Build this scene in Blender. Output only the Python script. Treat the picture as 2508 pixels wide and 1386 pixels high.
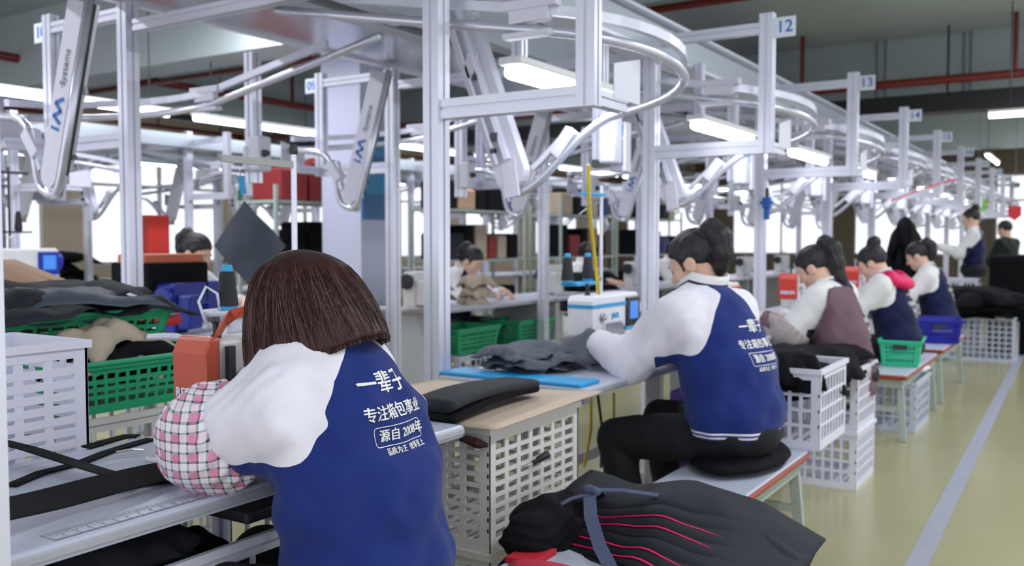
import bpy, math, random
import numpy as np
from mathutils import Vector, Matrix, noise
from mathutils.bvhtree import BVHTree

S = bpy.context.scene
for o in list(bpy.data.objects):
    bpy.data.objects.remove(o)
COL = S.collection
R = math.radians
random.seed(4)

# ------------------------------------------------------------------ camera
F_PX, CAM_H, HORIZON, YAW = 2250.0, 1.28, 590.0, R(32.55)
cam_d = bpy.data.cameras.new('camera')
cam_d.sensor_width = 36.0
cam_d.lens = 36.0 * F_PX / 2508.0
cam_d.clip_start = 0.05
cam_d.clip_end = 200
cam_d.dof.use_dof = True
cam_d.dof.focus_distance = 1.95
cam_d.dof.aperture_fstop = 3.7
cam = bpy.data.objects.new('camera', cam_d)
COL.objects.link(cam)
cam.location = (0, 0, CAM_H)
PITCH = math.atan((693.0 - HORIZON) / F_PX)
cam.rotation_euler = (R(90) - PITCH, 0, YAW)
S.camera = cam

# ------------------------------------------------------------------ daylight, lamps, exposure
W = bpy.data.worlds.new('daylight')
S.world = W
W.use_nodes = True
W.node_tree.nodes['Background'].inputs[0].default_value = (0.91, 0.93, 1.0, 1)
W.node_tree.nodes['Background'].inputs[1].default_value = 1.25
S.view_settings.view_transform = 'Standard'
S.view_settings.look = 'None'
S.view_settings.gamma = 1.0
S.view_settings.exposure = 0.25
try:
    S.cycles.use_denoising = True
    S.cycles.max_bounces = 6
    S.cycles.diffuse_bounces = 4
    S.cycles.glossy_bounces = 3
    S.cycles.transmission_bounces = 4
    S.cycles.transparent_max_bounces = 8
    S.cycles.caustics_reflective = False
    S.cycles.caustics_refractive = False
    S.cycles.sample_clamp_indirect = 4.0
except Exception:
    pass

def area_lamp(name, loc, size, sy, power, rot=(0, 0, 0), color=(0.94, 0.95, 1.0)):
    l = bpy.data.lights.new(name, 'AREA')
    l.shape = 'RECTANGLE'
    l.size, l.size_y, l.energy, l.color = size, sy, power, color
    o = bpy.data.objects.new(name, l)
    o.location, o.rotation_euler = loc, rot
    COL.objects.link(o)
    return o

# the rows of ceiling tubes above the aisle and between the lines
for k, yy in enumerate((1.2, 4.6, 8.0, 12.0, 16.0)):
    area_lamp('ceiling_tube_light', (0.7, yy, 3.25), 0.12, 2.4, 58 if k else 30)
    area_lamp('ceiling_tube_light', (-5.6, yy, 3.25), 0.12, 2.4, 58)
    area_lamp('ceiling_fill_uplight', (0.7, yy, 3.27), 0.12, 2.4, 16, (math.pi, 0, 0))  # upward fill added to lighten the ceiling, no fixture modelled

# ------------------------------------------------------------------ pixel to point on a known plane
_c, _s = math.cos(YAW), math.sin(YAW)
def at(px, py, X=None, Y=None, z=None, Z=None):
    u = (px - 1254.0) / F_PX
    dx, dy = -_s + u * _c, _c + u * _s
    dz = (HORIZON - py) / F_PX
    if X is not None: k = X / dx
    elif Y is not None: k = Y / dy
    elif z is not None: k = (z - CAM_H) / dz
    else: k = Z
    return Vector((dx * k, dy * k, CAM_H + dz * k))

# ------------------------------------------------------------------ materials
MATS = {}
def srgb(h):
    if not isinstance(h, str): return h
    h = h.lstrip('#')
    out = []
    for i in (0, 2, 4):
        c = int(h[i:i+2], 16) / 255.0
        out.append(c / 12.92 if c <= 0.04045 else ((c + 0.055) / 1.055) ** 2.4)
    return tuple(out)

def mat(name, col, rough=0.5, metal=0.0, var=0.06, scale=30.0, bump=0.0, bscale=None, spec=0.5, emit=None, stretch=None, sss=0.0, sheen=0.0):
    if name in MATS: return MATS[name]
    m = bpy.data.materials.new(name)
    m.use_nodes = True
    nt = m.node_tree
    b = nt.nodes['Principled BSDF']
    c = srgb(col)
    b.inputs['Roughness'].default_value = rough
    b.inputs['Metallic'].default_value = metal
    b.inputs['Specular IOR Level'].default_value = spec
    if sss: b.inputs['Subsurface Weight'].default_value = sss; b.inputs['Subsurface Radius'].default_value = (0.012, 0.005, 0.003)
    if sheen: b.inputs['Sheen Weight'].default_value = sheen
    tc = nt.nodes.new('ShaderNodeTexCoord')
    mp = nt.nodes.new('ShaderNodeMapping')
    if stretch: mp.inputs['Scale'].default_value = stretch
    nt.links.new(tc.outputs['Object'], mp.inputs['Vector'])
    nz = nt.nodes.new('ShaderNodeTexNoise')
    nz.inputs['Scale'].default_value = scale
    nz.inputs['Detail'].default_value = 4
    nt.links.new(mp.outputs[0], nz.inputs['Vector'])
    mx = nt.nodes.new('ShaderNodeMix'); mx.data_type = 'RGBA'
    mx.inputs['A'].default_value = tuple(max(0, x * (1 - var)) for x in c) + (1,)
    mx.inputs['B'].default_value = tuple(min(1, x * (1 + var)) for x in c) + (1,)
    nt.links.new(nz.outputs['Fac'], mx.inputs['Factor'])
    nt.links.new(mx.outputs['Result'], b.inputs['Base Color'])
    if bump:
        n2 = nt.nodes.new('ShaderNodeTexNoise')
        n2.inputs['Scale'].default_value = bscale or scale
        n2.inputs['Detail'].default_value = 5
        nt.links.new(mp.outputs[0], n2.inputs['Vector'])
        bp = nt.nodes.new('ShaderNodeBump')
        bp.inputs['Strength'].default_value = bump
        bp.inputs['Distance'].default_value = 0.01
        nt.links.new(n2.outputs['Fac'], bp.inputs['Height'])
        nt.links.new(bp.outputs[0], b.inputs['Normal'])
    if emit:
        b.inputs['Emission Color'].default_value = srgb(emit[0]) + (1,)
        b.inputs['Emission Strength'].default_value = emit[1]
    MATS[name] = m
    return m

ALU = mat('aluminium', '#e2e4f4', 0.32, 0.38, 0.04, 12)
ALU_T = mat('aluminium_tube', '#d8dae8', 0.26, 0.6, 0.04, 12)
GALV = mat('galvanised_sheet', '#c3c7d2', 0.24, 0.85, 0.10, 3.0, 0.05, 2.0, stretch=(1, .25, 1))
GALV2 = mat('line_beam_sheet', '#b9c2cc', 0.38, 0.45, 0.06, 4.0)
SLOT = mat('slot_shadow_rubber', '#4d5160', 0.6)
PLATE = mat('white_powder_coat', '#dcdded', 0.42, 0, 0.03)
LAMPW = mat('lamp_housing', '#eef0f2', 0.4)
TUBE_E = mat('lit_tube', '#ffffff', 0.4, emit=('#f4f8ff', 7.0))
BLUE = mat('logo_blue', '#2f6cc4', 0.5)
GREYINK = mat('logo_grey', '#7d8390', 0.5)
SIGNW = mat('sign_card', '#dfe6f2', 0.4)
BELT = mat('green_black_belt', '#38413c', 0.6)
BOLT = mat('bolt_steel', '#4a4b52', 0.35, 0.8)
LAM = mat('white_laminate', '#c3c8dc', 0.32, 0, 0.03, 8)
LAMEDGE = mat('grey_table_edge', '#b3b6bf', 0.3, 0.15)
LEGM = mat('grey_green_paint', '#a9b7b2', 0.42, 0, 0.06)
LEGP = mat('grey_leg_panel', '#aeb0b8', 0.45)
REDWOOD = mat('red_brown_edge', '#9c3f2c', 0.4, 0, 0.2, 40)
CRATE = mat('white_crate_plastic', '#e2e3f3', 0.42, 0, 0.03, 10)
CRATEB = mat('blue_grey_crate_plastic', '#c3cbdc', 0.42)
CRATED = mat('worn_crate_plastic', '#d8d5d2', 0.5, 0, 0.07, 10)
GREENP = mat('green_basket_plastic', '#23a473', 0.4, 0, 0.05)
TEALP = mat('mint_basket_plastic', '#2fbf93', 0.4, 0, 0.05)
BLUEP = mat('royal_blue_basket_plastic', '#141aa0', 0.4)
ORANGEP = mat('orange_basket_plastic', '#c8643a', 0.45)
BLACKF = mat('black_fabric', '#0b0c11', 0.85, 0, 0.25, 60, 0.25, 300, spec=.2)
GREYF = mat('dark_grey_fabric', '#47505d', 0.6, 0, 0.12, 20, 0.15, 120)
NAVYF = mat('near_black_navy_fabric', '#131723', 0.75, 0, 0.2, 40, 0.2, 200)
PINK = mat('hot_pink_fabric', '#e01560', 0.6, 0, 0.1)
REDF = mat('red_fabric', '#c21f2e', 0.6)
BEIGEF = mat('beige_fabric', '#b8a998', 0.8, 0, 0.15, 20)
STRAPF = mat('blue_grey_strap', '#4c5270', 0.7, 0, 0.15, 60)
CARD = mat('tan_board', '#cdb9a6', 0.6, 0, 0.08, 20)
KRAFT = mat('kraft_paper', '#b5937a', 0.7, 0, 0.1, 10)
SKIN = mat('skin', '#e3b9a3', 0.5, 0, 0.05, 30, sss=0.12)
HAIRB = mat('black_hair', '#17131a', 0.42, 0, 0.5, 160, 0.5, 160, stretch=(1, 1, .12))
HAIR_SHEEN = mat('sheen_brown_hair', '#6a4744', 0.42, 0, 0.4, 160, spec=.35)  # streaky sheen of the brown bob, painted as a paler strand colour
HAIRW = mat('brown_hair', '#351a17', 0.40, 0, 0.5, 160, 0.15, 160, stretch=(1, 1, .08), spec=.32)
DENIM = mat('black_trousers', '#0d0f16', 0.8, 0, 0.2, 50, 0.2, 200)
SHOE = mat('dark_shoe', '#1a1a1f', 0.5)
CREAM = mat('cream_machine_paint', '#dcdbdd', 0.35)
ORANGEM = mat('orange_machine_paint', '#c4553c', 0.38)
REDM = mat('red_machine_paint', '#c8382f', 0.38)
BLUEM = mat('blue_machine_paint', '#1c2f9c', 0.35)
CYANM = mat('cyan_trim', '#2aa0d8', 0.4)
CYANB = mat('cyan_foam', '#1f9fe0', 0.45)
STEEL = mat('bright_steel', '#c9ccd2', 0.22, 0.9)
DARKPL = mat('dark_plastic', '#2a2a31', 0.45)
SCREEN = mat('blue_screen', '#3f79c8', 0.2, emit=('#3f79c8', .5))
SCREEND = mat('dark_screen', '#101521', 0.2)
THREAD = mat('black_thread', '#1d2029', 0.7, 0, 0.3, 200, 0.4, 260)
YELLOW = mat('yellow_hose', '#d9bf2e', 0.4)
PURPLE = mat('purple_plastic', '#7e62c0', 0.5)
GREENW = mat('lime_plastic', '#7cc04a', 0.5)

# ------------------------------------------------------------------ mesh building
class G:
    def __init__(s): s.v = []; s.f = []
    def add(s, vs, fs):
        n = len(s.v); s.v += [tuple(v) for v in vs]; s.f += [tuple(i + n for i in f) for f in fs]; return s
    def box(s, c, d, rz=0.0, M=None):
        x, y, z = d[0] / 2, d[1] / 2, d[2] / 2
        vs = [Vector((a * x, b * y, e * z)) for a in (-1, 1) for b in (-1, 1) for e in (-1, 1)]
        m = M if M is not None else Matrix.Rotation(rz, 3, 'Z')
        vs = [m @ v + Vector(c) for v in vs]
        return s.add(vs, [(0, 1, 3, 2), (4, 6, 7, 5), (0, 4, 5, 1), (2, 3, 7, 6), (0, 2, 6, 4), (1, 5, 7, 3)])
    def b2(s, lo, hi):
        return s.box([(a + b) / 2 for a, b in zip(lo, hi)], [abs(b - a) for a, b in zip(lo, hi)])
    def frame(s, p, q, up=(0, 0, 1)):
        d = (Vector(q) - Vector(p)).normalized(); u = Vector(up)
        if abs(d.dot(u)) > 0.98: u = Vector((0, 1, 0))
        a = d.cross(u).normalized(); b = a.cross(d).normalized()
        return a, b
    def sweep2(s, p, q, prof, up=(0, 0, 1), caps=True):
        a, b = s.frame(p, q, up); p = Vector(p); q = Vector(q); n = len(prof)
        vs = [p + a * x + b * y for x, y in prof] + [q + a * x + b * y for x, y in prof]
        fs = [(i, (i + 1) % n, n + (i + 1) % n, n + i) for i in range(n)]
        if caps: fs += [tuple(range(n - 1, -1, -1)), tuple(range(n, 2 * n))]
        return s.add(vs, fs)
    def bar(s, p, q, w, h=None, up=(0, 0, 1)):
        h = h or w
        return s.sweep2(p, q, [(-w/2, -h/2), (w/2, -h/2), (w/2, h/2), (-w/2, h/2)], up)
    def extr(s, p, q, w=.06, h=.06, up=(0, 0, 1), g=.005, dp=.006, nw=1, nh=1):
        """slotted aluminium profile: nw slots across w, nh across h"""
        def side(L, n):
            out = [(-L/2, 0)]
            for k in range(n):
                c = -L/2 + L * (k + .5) / n
                out += [(c - g, 0), (c - g, dp), (c + g, dp), (c + g, 0)]
            return out
        prof = []
        prof += [(x, -h/2 + d) for x, d in side(w, nw)]
        prof += [(w/2 - d, x) for x, d in side(h, nh)]
        prof += [(-x, h/2 - d) for x, d in side(w, nw)]
        prof += [(-w/2 + d, -x) for x, d in side(h, nh)]
        return s.sweep2(p, q, prof, up)
    def tube(s, pts, r, n=10, caps=True, w=None, h=None, up=None):
        """round tube, or a flat w x h strip, along a path; r may be a list"""
        P = [Vector(p) for p in pts]; m = len(P); rings = []
        T = [(P[min(i + 1, m - 1)] - P[max(i - 1, 0)]).normalized() for i in range(m)]
        u = Vector(up) if up else (Vector((0, 0, 1)) if abs(T[0].z) < .9 else Vector((1, 0, 0)))
        a = T[0].cross(u).normalized()
        for i in range(m):
            if up: a = T[i].cross(u).normalized()
            else: a = (a - T[i] * a.dot(T[i])).normalized()
            b = a.cross(T[i]).normalized()
            ri = r[i] if isinstance(r, (list, tuple)) else r
            if w: rings.append([P[i] + a * x + b * y for x, y in ((-w/2, -h/2), (w/2, -h/2), (w/2, h/2), (-w/2, h/2))])
            else: rings.append([P[i] + (a * math.cos(2*math.pi*k/n) + b * math.sin(2*math.pi*k/n)) * ri for k in range(n)])
        n = len(rings[0])
        vs = [v for rg in rings for v in rg]
        fs = [(i*n + k, i*n + (k+1) % n, (i+1)*n + (k+1) % n, (i+1)*n + k) for i in range(m-1) for k in range(n)]
        if caps: fs += [tuple(range(n-1, -1, -1)), tuple(range((m-1)*n, m*n))]
        return s.add(vs, fs)
    def cyl(s, p, q, r, r2=None, n=16):
        return s.tube([p, q], [r, r if r2 is None else r2], n)
    def lathe(s, prof, c=(0, 0, 0), n=20, M=None):
        vs = []; c = Vector(c)
        for r, z in prof:
            for k in range(n):
                a = 2 * math.pi * k / n
                v = Vector((r * math.cos(a), r * math.sin(a), z))
                vs.append((M @ v if M else v) + c)
        m = len(prof)
        fs = [(i*n + k, i*n + (k+1) % n, (i+1)*n + (k+1) % n, (i+1)*n + k) for i in range(m-1) for k in range(n)]
        fs += [tuple(range(n-1, -1, -1)), tuple(range((m-1)*n, m*n))]
        return s.add(vs, fs)
    def grid(s, fn, nu, nv, keep=None):
        vs = [fn(i / nu, j / nv) for i in range(nu + 1) for j in range(nv + 1)]
        fs = [(i*(nv+1)+j, (i+1)*(nv+1)+j, (i+1)*(nv+1)+j+1, i*(nv+1)+j+1) for i in range(nu) for j in range(nv) if keep is None or keep(i, j)]
        return s.add(vs, fs)
    def prism(s, poly, y0, y1, M=None, o=(0, 0, 0)):
        """polygon in the xz plane extruded along y"""
        n = len(poly); o = Vector(o)
        vs = [Vector((x, y0, z)) for x, z in poly] + [Vector((x, y1, z)) for x, z in poly]
        vs = [(M @ v if M else v) + o for v in vs]
        fs = [(i, (i+1) % n, n + (i+1) % n, n + i) for i in range(n)] + [tuple(range(n-1, -1, -1)), tuple(range(n, 2*n))]
        return s.add(vs, fs)
    def mesh(s, name):
        me = bpy.data.meshes.new(name)
        me.from_pydata(s.v, [], s.f)
        me.validate(); me.update()
        return me
    def build(s, name, m, parent=None, bevel=0.0, smooth=False, solid=0.0, sub=0, label=None, seg=2):
        me = s.mesh(name)
        bm_fix(me)
        return put(name, me, m, parent, bevel, smooth, solid, sub, label, seg)

import bmesh
def bm_fix(me):
    bm = bmesh.new(); bm.from_mesh(me)
    bmesh.ops.recalc_face_normals(bm, faces=bm.faces)
    bm.to_mesh(me); bm.free()

def put(name, me, m, parent=None, bevel=0.0, smooth=False, solid=0.0, sub=0, label=None, seg=2):
    o = bpy.data.objects.new(name, me)
    COL.objects.link(o)
    for mm in (m if isinstance(m, (list, tuple)) else [m]): me.materials.append(mm)
    if parent is not None: o.parent = parent
    if solid:
        md = o.modifiers.new('thick', 'SOLIDIFY'); md.thickness = solid; md.offset = 0
    if bevel:
        md = o.modifiers.new('edge', 'BEVEL'); md.width = bevel; md.segments = seg; md.limit_method = 'ANGLE'; md.angle_limit = R(40)
    if sub:
        md = o.modifiers.new('soft', 'SUBSURF'); md.levels = sub; md.render_levels = sub
    if smooth:
        me.polygons.foreach_set('use_smooth', [True] * len(me.polygons))
        if smooth == 'auto' or bevel:
            try: me.set_sharp_from_angle(angle=R(35))
            except Exception: pass
    if label: o['label'] = label
    return o

def tag(o, label, cat, group=None):
    o['label'] = label; o['category'] = cat
    if group: o['group'] = group
    return o
def thing(name, label, cat, loc=(0, 0, 0), rz=0.0, group=None):
    o = bpy.data.objects.new(name, None)
    o.empty_display_size = .1
    COL.objects.link(o)
    o.location = loc; o.rotation_euler = (0, 0, rz)
    return tag(o, label, cat, group)
def struct(o):
    o['kind'] = 'structure'; return o
def stuff(o):
    o['kind'] = 'stuff'; return o
def dup(root, loc, rz=None, label=None, group=None, skip=()):
    r = root.copy(); COL.objects.link(r); r.location = loc
    if rz is not None: r.rotation_euler = (0, 0, rz)
    if label: r['label'] = label
    if group: r['group'] = group
    for ch in list(root.children):
        if ch.name.split('.')[0] in skip: continue
        c = ch.copy(); COL.objects.link(c); c.parent = r
        for g in list(ch.children):
            d = g.copy(); COL.objects.link(d); d.parent = c
    return r

def text_mesh(body, size, bold=0.0, ext=0.0006, align='CENTER', sx=1.0):
    cu = bpy.data.curves.new('lettering', 'FONT')
    cu.body = body; cu.size = size; cu.align_x = align; cu.align_y = 'CENTER'; cu.offset = bold; cu.extrude = ext
    cu.resolution_u = 3
    ob = bpy.data.objects.new('lettering', cu)
    COL.objects.link(ob)
    dg = bpy.context.evaluated_depsgraph_get()
    me = bpy.data.meshes.new_from_object(ob.evaluated_get(dg), depsgraph=dg)
    bpy.data.objects.remove(ob)
    if sx != 1.0:
        for v in me.vertices: v.co.x *= sx
    return me

def text_at(body, size, m, parent, M, bold=0.0, name='lettering', align='CENTER', sx=1.0):
    me = text_mesh(body, size, bold, align=align, sx=sx)
    me.transform(M)
    return put(name, me, m, parent)
# ------------------------------------------------------------------ floor, walls, ceiling
def floor_material():
    m = mat('green_epoxy_floor', '#a5a585', 0.22, 0, 0.0, 1.2, 0.03, 6.0, spec=.55)
    nt = m.node_tree; b = nt.nodes['Principled BSDF']
    mx = [n for n in nt.nodes if n.type == 'MIX'][0]
    mx.inputs['A'].default_value = srgb('#a5a07a') + (1,)
    mx.inputs['B'].default_value = srgb('#b1ac88') + (1,)
    return m
struct(G().b2((-22, -3, -.1), (7, 30, 0)).build('floor', floor_material()))
CEIL = mat('painted_ceiling', '#b9c6c8', 0.8, 0, 0.03, 3)
struct(G().b2((-22, -3, 3.6), (7, 30, 3.75)).build('ceiling', CEIL))
BEAMM = mat('painted_beam', '#b4bfc2', 0.8, 0, 0.03, 3)
for k, yb in enumerate((5.3, 11.4, 17.5)):
    g = G().b2((-22, yb, 2.86), (7, yb + .4, 3.6))
    struct(g.build('trim_%d' % (k + 1), BEAMM))
g = G()
for xb in (-4.99, -10.5):
    g = G().b2((xb, -3, 3.0), (xb + .35, 30, 3.6))
    struct(g.build('trim_%d' % (4 if xb > -6 else 5), BEAMM))
# floor marking tape
TAPE = mat('grey_floor_tape', '#9fa3b4', 0.5, 0, 0.12, 18)
p0, p1 = at(2264, 1386, z=0), at(2490, 905, z=0)
dd = (p1 - p0).normalized(); nn = Vector((-dd.y, dd.x, 0)) * .04
a, e = p0 - dd * 2.5, p0 + dd * 16
tp = G().add([a - nn, a + nn, e + nn, e - nn, a - nn + Vector((0, 0, .0015)), a + nn + Vector((0, 0, .0015)), e + nn + Vector((0, 0, .0015)), e - nn + Vector((0, 0, .0015))],
             [(0, 3, 2, 1), (4, 5, 6, 7), (0, 1, 5, 4), (1, 2, 6, 5), (2, 3, 7, 6), (3, 0, 4, 7)]).build('floor_marking', TAPE)
tag(tp, 'long grey tape line marking the aisle on the green floor', 'floor marking')

WALLW = mat('warm_wall', '#d8c8b4', 0.8, 0, 0.03, 4)
WALLT = mat('tan_wall', '#8d8072', 0.8, 0, 0.04, 4)
FRAMEW = mat('window_frame_paint', '#e8e8ea', 0.4)
def glass():
    m = bpy.data.materials.new('window_glass'); m.use_nodes = True
    nt = m.node_tree; nt.nodes.clear()
    out = nt.nodes.new('ShaderNodeOutputMaterial'); mix = nt.nodes.new('ShaderNodeMixShader')
    tr = nt.nodes.new('ShaderNodeBsdfTransparent'); gl = nt.nodes.new('ShaderNodeBsdfGlossy')
    gl.inputs['Roughness'].default_value = .05; mix.inputs[0].default_value = .06
    nt.links.new(tr.outputs[0], mix.inputs[1]); nt.links.new(gl.outputs[0], mix.inputs[2]); nt.links.new(mix.outputs[0], out.inputs[0])
    return m
GLASS = glass()
# left wall with a row of windows
XW = -13.0
wz0, wz1 = 0.9, 2.75
wins = [(y, y + 2.6) for y in np.arange(-1.5, 26, 3.3)]
g = G().b2((XW - .2, -3, 0), (XW, 26, wz0)).b2((XW - .2, -3, wz1), (XW, 26, 3.6))
prev = -3
for y0, y1 in wins:
    g.b2((XW - .2, prev, wz0), (XW, y0, wz1)); prev = y1
g.b2((XW - .2, prev, wz0), (XW, 26.0, wz1)) if prev < 26 else None
struct(g.build('wall_left', WALLW))
def window(k, lo, hi, axis):
    root = thing('window_%d' % k, 'window', 'window'); struct(root)
    f = G(); gl = G()
    (a0, b0, z0), (a1, b1, z1) = lo, hi
    def bx(u0, z0_, u1, z1_, dst, t):
        if axis == 'Y': dst.b2((a0 - .1 - t, u0, z0_), (a0 - .1 + t, u1, z1_))
        else: dst.b2((u0, b0 + .1 - t, z0_), (u1, b0 + .1 + t, z1_))
    u0, u1 = (b0, b1) if axis == 'Y' else (a0, a1)
    w = .05
    n = 2
    for i in range(n + 1):
        c = u0 + (u1 - u0) * i / n
        bx(max(u0, c - w/2), z0, min(u1, c + w/2), z1, f, .03)
    for zz in (z0 + w/2, z0 + (z1 - z0) * .68, z1 - w/2): bx(u0, zz - w/2, u1, zz + w/2, f, .03)
    bx(u0, z0, u1, z1, gl, .003)
    f.build('window_frame', FRAMEW, root); gl.build('glass_pane', GLASS, root)
for k, (y0, y1) in enumerate(wins[:8]):
    window(k + 1, (XW, y0, wz0), (XW, y1, wz1), 'Y')
# far wall
YW = 26.0
xs = [(x, x + 2.8) for x in np.arange(-12.4, 6, 3.4)]
g = G().b2((XW - .2, YW, 0), (7, YW + .2, .9)).b2((XW - .2, YW, 2.95), (7, YW + .2, 3.6))
prev = XW - .2
for x0, x1 in xs:
    g.b2((prev, YW, .9), (x0, YW + .2, 2.95)); prev = x1
g.b2((prev, YW, .9), (7, YW + .2, 2.95)) if prev < 7 else None
struct(g.build('wall_back', WALLT))
for k, (x0, x1) in enumerate(xs):
    window(k + 9, (x0, YW, .9), (x1, YW, 2.95), 'X')
# ground seen through the windows
struct(G().b2((-60, -20, -1.2), (-22.1, 60, -1.0)).build('ground', mat('pale_paving', '#c9c9c4', .9)))

# square column with a blue notice
COLM = mat('column_paint', '#c3c7e0', 0.7, 0, 0.02, 5)
cx0, cx1, cy0, cy1 = -5.59, -5.15, 5.746, 6.18
struct(G().b2((cx0, cy0, 0), (cx1, cy1, 3.6)).build('column', COLM, bevel=.004))
g = G().box((-10.3, 5.32, 1.8), (.4, .4, 3.6)); struct(g.build('column', COLM))
root = thing('notice_board', 'blue notice board on the side of the square white column', 'notice board', (cx1, (cy0 + cy1) / 2, 1.82))
G().box((.012, 0, .0), (.02, .42, .72)).build('panel', mat('notice_blue', '#1f5f96', .35, 0, .3, 5), root)
G().box((.024, 0, .22), (.004, .36, .1)).box((.024, 0, -.02), (.004, .36, .26)).build('printed_block', mat('notice_cyan', '#2f86b8', .35, 0, .3, 14), root)

# sprinkler pipes and cable trays
REDP = mat('red_pipe_paint', '#751f1a', 0.45)
BLACKP = mat('black_tray_paint', '#191a1d', 0.5)
def pipe(name, label, pts, r, m, cat, hang=None, group=None):
    root = thing(name, label, cat, pts[0], 0, group)
    o0 = Vector(pts[0])
    G().tube([Vector(p) - o0 for p in pts], r, 10).build('pipe_run', m, root, smooth=True)
    p, q = Vector(pts[0]), Vector(pts[-1])
    hs = [p.lerp(q, (i + .5) / hang) for i in range(hang)] if isinstance(hang, int) else [Vector((x, p.y, p.z)) for x in (hang or [])]
    for c in hs:
        G().cyl(c - o0, Vector((c.x, c.y, 3.6)) - o0, max(.014, r * .55), n=8).build('hanger', m, root)
    return root
pipe('sprinkler_pipe', 'dark red sprinkler pipe crossing in front of the far ceiling beam', [(-12.5, 10.7, 2.98), (6.5, 10.7, 2.98)], .045, REDP, 'pipe', [-11, -8, -5.5, -2.9, -.76, 1.6, 4.2])
pipe('sprinkler_pipe', 'red sprinkler pipe running along the hall under the left ceiling', [(-9.4, -1, 3.15), (-9.4, 25, 3.15)], .045, REDP, 'pipe', 9)
pipe('sprinkler_pipe', 'red sprinkler pipe nearest the left windows', [(-12.3, -1, 3.05), (-12.3, 25, 3.05)], .03, REDP, 'pipe', 9)
pipe('sprinkler_pipe', 'thin red pipe crossing behind the overhead rails', [(-12.5, 6.6, 3.05), (6.5, 6.6, 3.05)], .03, REDP, 'pipe', 8)
pipe('sprinkler_pipe', 'red pipe running beside the second hanging line', [(-3.9, 4.5, 3.1), (-3.9, 25, 3.1)], .04, REDP, 'pipe', 8)
for k, (pa, pb) in enumerate(((2139, 2160), (2350, 2367))):
    ca, cb = at(pa, 180, Y=11.39), at(pb, 180, Y=11.39)
    root = thing('conduit_pair', ['pair of thin grey conduits on the far beam, left pair', 'pair of thin grey conduits on the far beam, right pair'][k], 'conduit', (ca.x, 11.39, 2.9))
    for dx in (0, cb.x - ca.x): G().cyl((dx, 0, 0), (dx, 0, .7), .01, n=8).build('conduit', GREYINK, root)
def tray(label, p, q, w, h):
    root = thing('cable_tray', label, 'cable tray', p)
    d = Vector(q) - Vector(p)
    G().bar((0, 0, 0), d, w, h).build('tray', BLACKP, root)
    for i in range(6):
        c = d * ((i + .5) / 6); t = 3.6 - p[2]
        G().bar(c, c + Vector((0, 0, t)), .02).build('hanger', BLACKP, root)
tray('wide black cable tray below the dark red sprinkler pipe', (-12.5, 10.95, 2.76), (6.5, 10.95, 2.76), .32, .2)
tray('long black cable tray along the left ceiling', (-10.4, -1, 2.93), (-10.4, 25, 2.93), .12, .08)

# tube lamps
def lamp(label, loc, L, rz=0.0, hang=0.0, group=None, name='tube_lamp'):
    root = thing(name, label, 'lamp', loc, rz, group)
    G().b2((-.045, -L/2, .022), (.045, L/2, .05)).build('housing', LAMPW, root, bevel=.006)
    G().tube([(0, -L/2 + .01, 0), (0, L/2 - .01, 0)], .026, 10).build('lit_tube', TUBE_E, root, smooth=True)
    if hang:
        for s_ in (-1, 1):
            G().cyl((0, s_ * L * .4, .05), (0, s_ * L * .4, .05 + hang), .006, n=6).build('hanger', BOLT, root)
    return root
lampL = lamp('white ceiling tube lamp on the left, first of the row towards the windows', at(680, 318, z=2.35), 1.9, 0, 1.2)
g2 = 'tube lamps of the row beyond the overhead line'
l0 = lampL.location.copy()
for k in range(-2, 7):
    if k: dup(lampL, (l0.x, l0.y + 2.15 * k, l0.z), 0.0, 'white tube lamp hung high over the sewing rows on the left', g2)
for xx in (-9.6, -11.4):
    for yy in np.arange(3.0, 22, 2.9):
        dup(lampL, (xx, yy, 2.38), 0.0, 'white tube lamp hung high over the sewing rows on the left', g2)
# ------------------------------------------------------------------ the hanging-rail line
XN, XF, XC = -1.77, -3.33, -2.57       # near posts, far posts, middle
Y0, DY = 2.33, 1.65
ZB = 2.2
KL = 1.24                                  # true size of the line against the working drawing above
def lift(o):
    o.scale = [q * KL for q in o.scale]
    o.location = (o.location.x * KL, o.location.y * KL, o.location.z * KL + CAM_H * (1 - KL))
    return o
ZF = -CAM_H * (1 - KL) / KL                # height of the real floor in that drawing
def arcpts(c, r, a0, a1, n, z0, z1):
    return [(c[0] + r * math.cos(a0 + (a1 - a0) * i / n), c[1] + r * math.sin(a0 + (a1 - a0) * i / n), z0 + (z1 - z0) * i / n) for i in range(n + 1)]

def bez(p0, p1, p2, p3, n=10):
    out = []
    for i in range(n + 1):
        t = i / n
        out.append(tuple((1-t)**3 * a + 3*(1-t)**2*t * b + 3*(1-t)*t*t * c + t**3 * d for a, b, c, d in zip(p0, p1, p2, p3)))
    return out

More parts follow.
